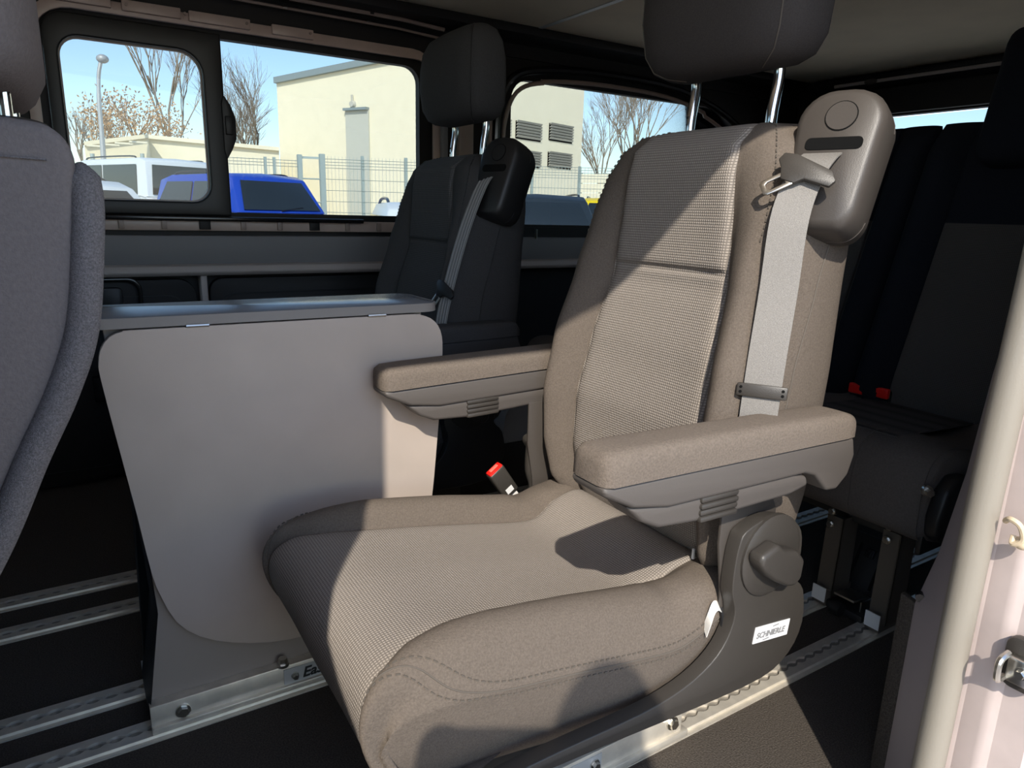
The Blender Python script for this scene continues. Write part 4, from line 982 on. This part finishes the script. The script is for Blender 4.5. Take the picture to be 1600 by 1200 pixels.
for sg in (-1, 1):
    sh_ = bp_(.0, sg * .17, .84); el = bp_(.17, sg * .23, .66); wr = CAM - fw_ * .10 + rt_ * sg * .085 - up_ * .045
    n = len(V); V += [(sh_, .062), (el, .042), (wr, .027)]; E_ += [(3, n), (n, n + 1), (n + 1, n + 2)]
    n = len(J); J += [(sh_, .072), (el, .052), (wr.lerp(el, .12), .036)]; JE += [(3, n), (n, n + 1), (n + 1, n + 2)]
    hp = bp_(0, sg * .085, .36); kn_ = bp_(.03, sg * .10, .02); an = bp_(-.02, sg * .11, -.29); toe = bp_(.12, sg * .125, -.32)
    n = len(V); V += [(hp, .085), (kn_, .058), (an, .040), (toe, .03)]; E_ += [(0, n), (n, n + 1), (n + 1, n + 2), (n + 2, n + 3)]
    n = len(T_); T_ += [(hp, .095), (kn_, .068), (bp_(-.02, sg * .11, -.25), .055)]; TE += [(0, n), (n, n + 1), (n + 1, n + 2)]
body_ = skin('body', V, E_, 'skin', pr_)
skin('jacket', [(p, r0 * 1.10) for p, r0 in J], JE, 'jacket', pr_); skin('trousers', T_, TE, 'jeans', pr_)
hc = bp_(.06, 0, 1.085)
rows = []
for i in range(15):
    t = math.pi * i / 14; z = math.cos(t); rr_ = math.sin(t)
    rows.append([hc + fw_ * (.092 * rr_ * math.cos(a) * (1 + .05 * (z < 0)) + (.012 * max(0, math.cos(a)) ** 8 * math.exp(-((z + .05) / .16) ** 2)) + (.006 if z < -.3 and math.cos(a) > .5 else 0)) + rt_ * (.073 * rr_ * math.sin(a) * (1 if z > -.2 else 1 - .25 * (-z - .2))) + up_ * .115 * z for a in [2 * math.pi * k / 28 for k in range(29)]])
hd = part('head', G().grid(rows), 'skin', pr_, ang=80)
part('hair', G().grid([[hc + up_ * .012 - fw_ * .008 + (p - hc) * 1.08 for p in r_] for r_ in rows[:6]] + [[hc + up_ * .012 - fw_ * .012 + (p - hc) * 1.08 for p in rows[6]]]).grid([[hc - fw_ * .012 + (rows[i][k] - hc) * 1.07 for k in range(8, 21)] for i in range(5, 11)]), 'hair', pr_, ang=80)
for sg in (-1, 1):
    part('eye', G().ball(hc + fw_ * .083 + rt_ * sg * .031 + up_ * .005, .011), 'label_white', hd); part('pupil', G().ball(hc + fw_ * .092 + rt_ * sg * .031 + up_ * .005, .005), 'ink', hd)
    part('ear', G().ball(hc + rt_ * sg * .075 - fw_ * .005, (.012, .02, .03)), 'skin', hd)
    part('shoe', G().ball(bp_(.04, sg * .118, -.315), (.06, .10, .035)), 'shoe', pr_)
part('mouth', G().ball(hc + fw_ * .083 - up_ * .055, (.02, .012, .006)), 'red', hd)
for sg in (-1, 1):       # hands: palm, four curled fingers and a thumb gripping the phone edges
    wr = CAM - fw_ * .10 + rt_ * sg * .085 - up_ * .045; pa_ = CAM - fw_ * .075 + rt_ * sg * .088 - up_ * .012
    HV = [(wr, .024), (pa_, (.030, .018))]; HE = [(0, 1)]
    for k in range(4):
        b0 = CAM - fw_ * .058 + rt_ * sg * .094 + up_ * (.022 - .018 * k); b1 = b0 + fw_ * .014 - rt_ * sg * .012 + up_ * .004; b2 = b1 - rt_ * sg * (.020 - .002 * k)
        n = len(HV); HV += [(b0, .009), (b1, .008), (b2, .0065)]; HE += [(1, n), (n, n + 1), (n + 1, n + 2)]
    b0 = pa_ - rt_ * sg * .018 - up_ * .01; b1 = b0 - rt_ * sg * .02 + up_ * .018; n = len(HV); HV += [(b0, .011), (b1, .008)]; HE += [(1, n), (n, n + 1)]
    skin('hand', HV, HE, 'skin', pr_, 1)
ph = thing('phone', 'black phone held up by the person outside the door', 'phone', CAM - fw_ * .055)
part('case', G().box(CAM - fw_ * .055, (.16, .008, .078), Matrix((rt_, fw_, up_)).transposed()), 'phone', ph, bevel=.003)
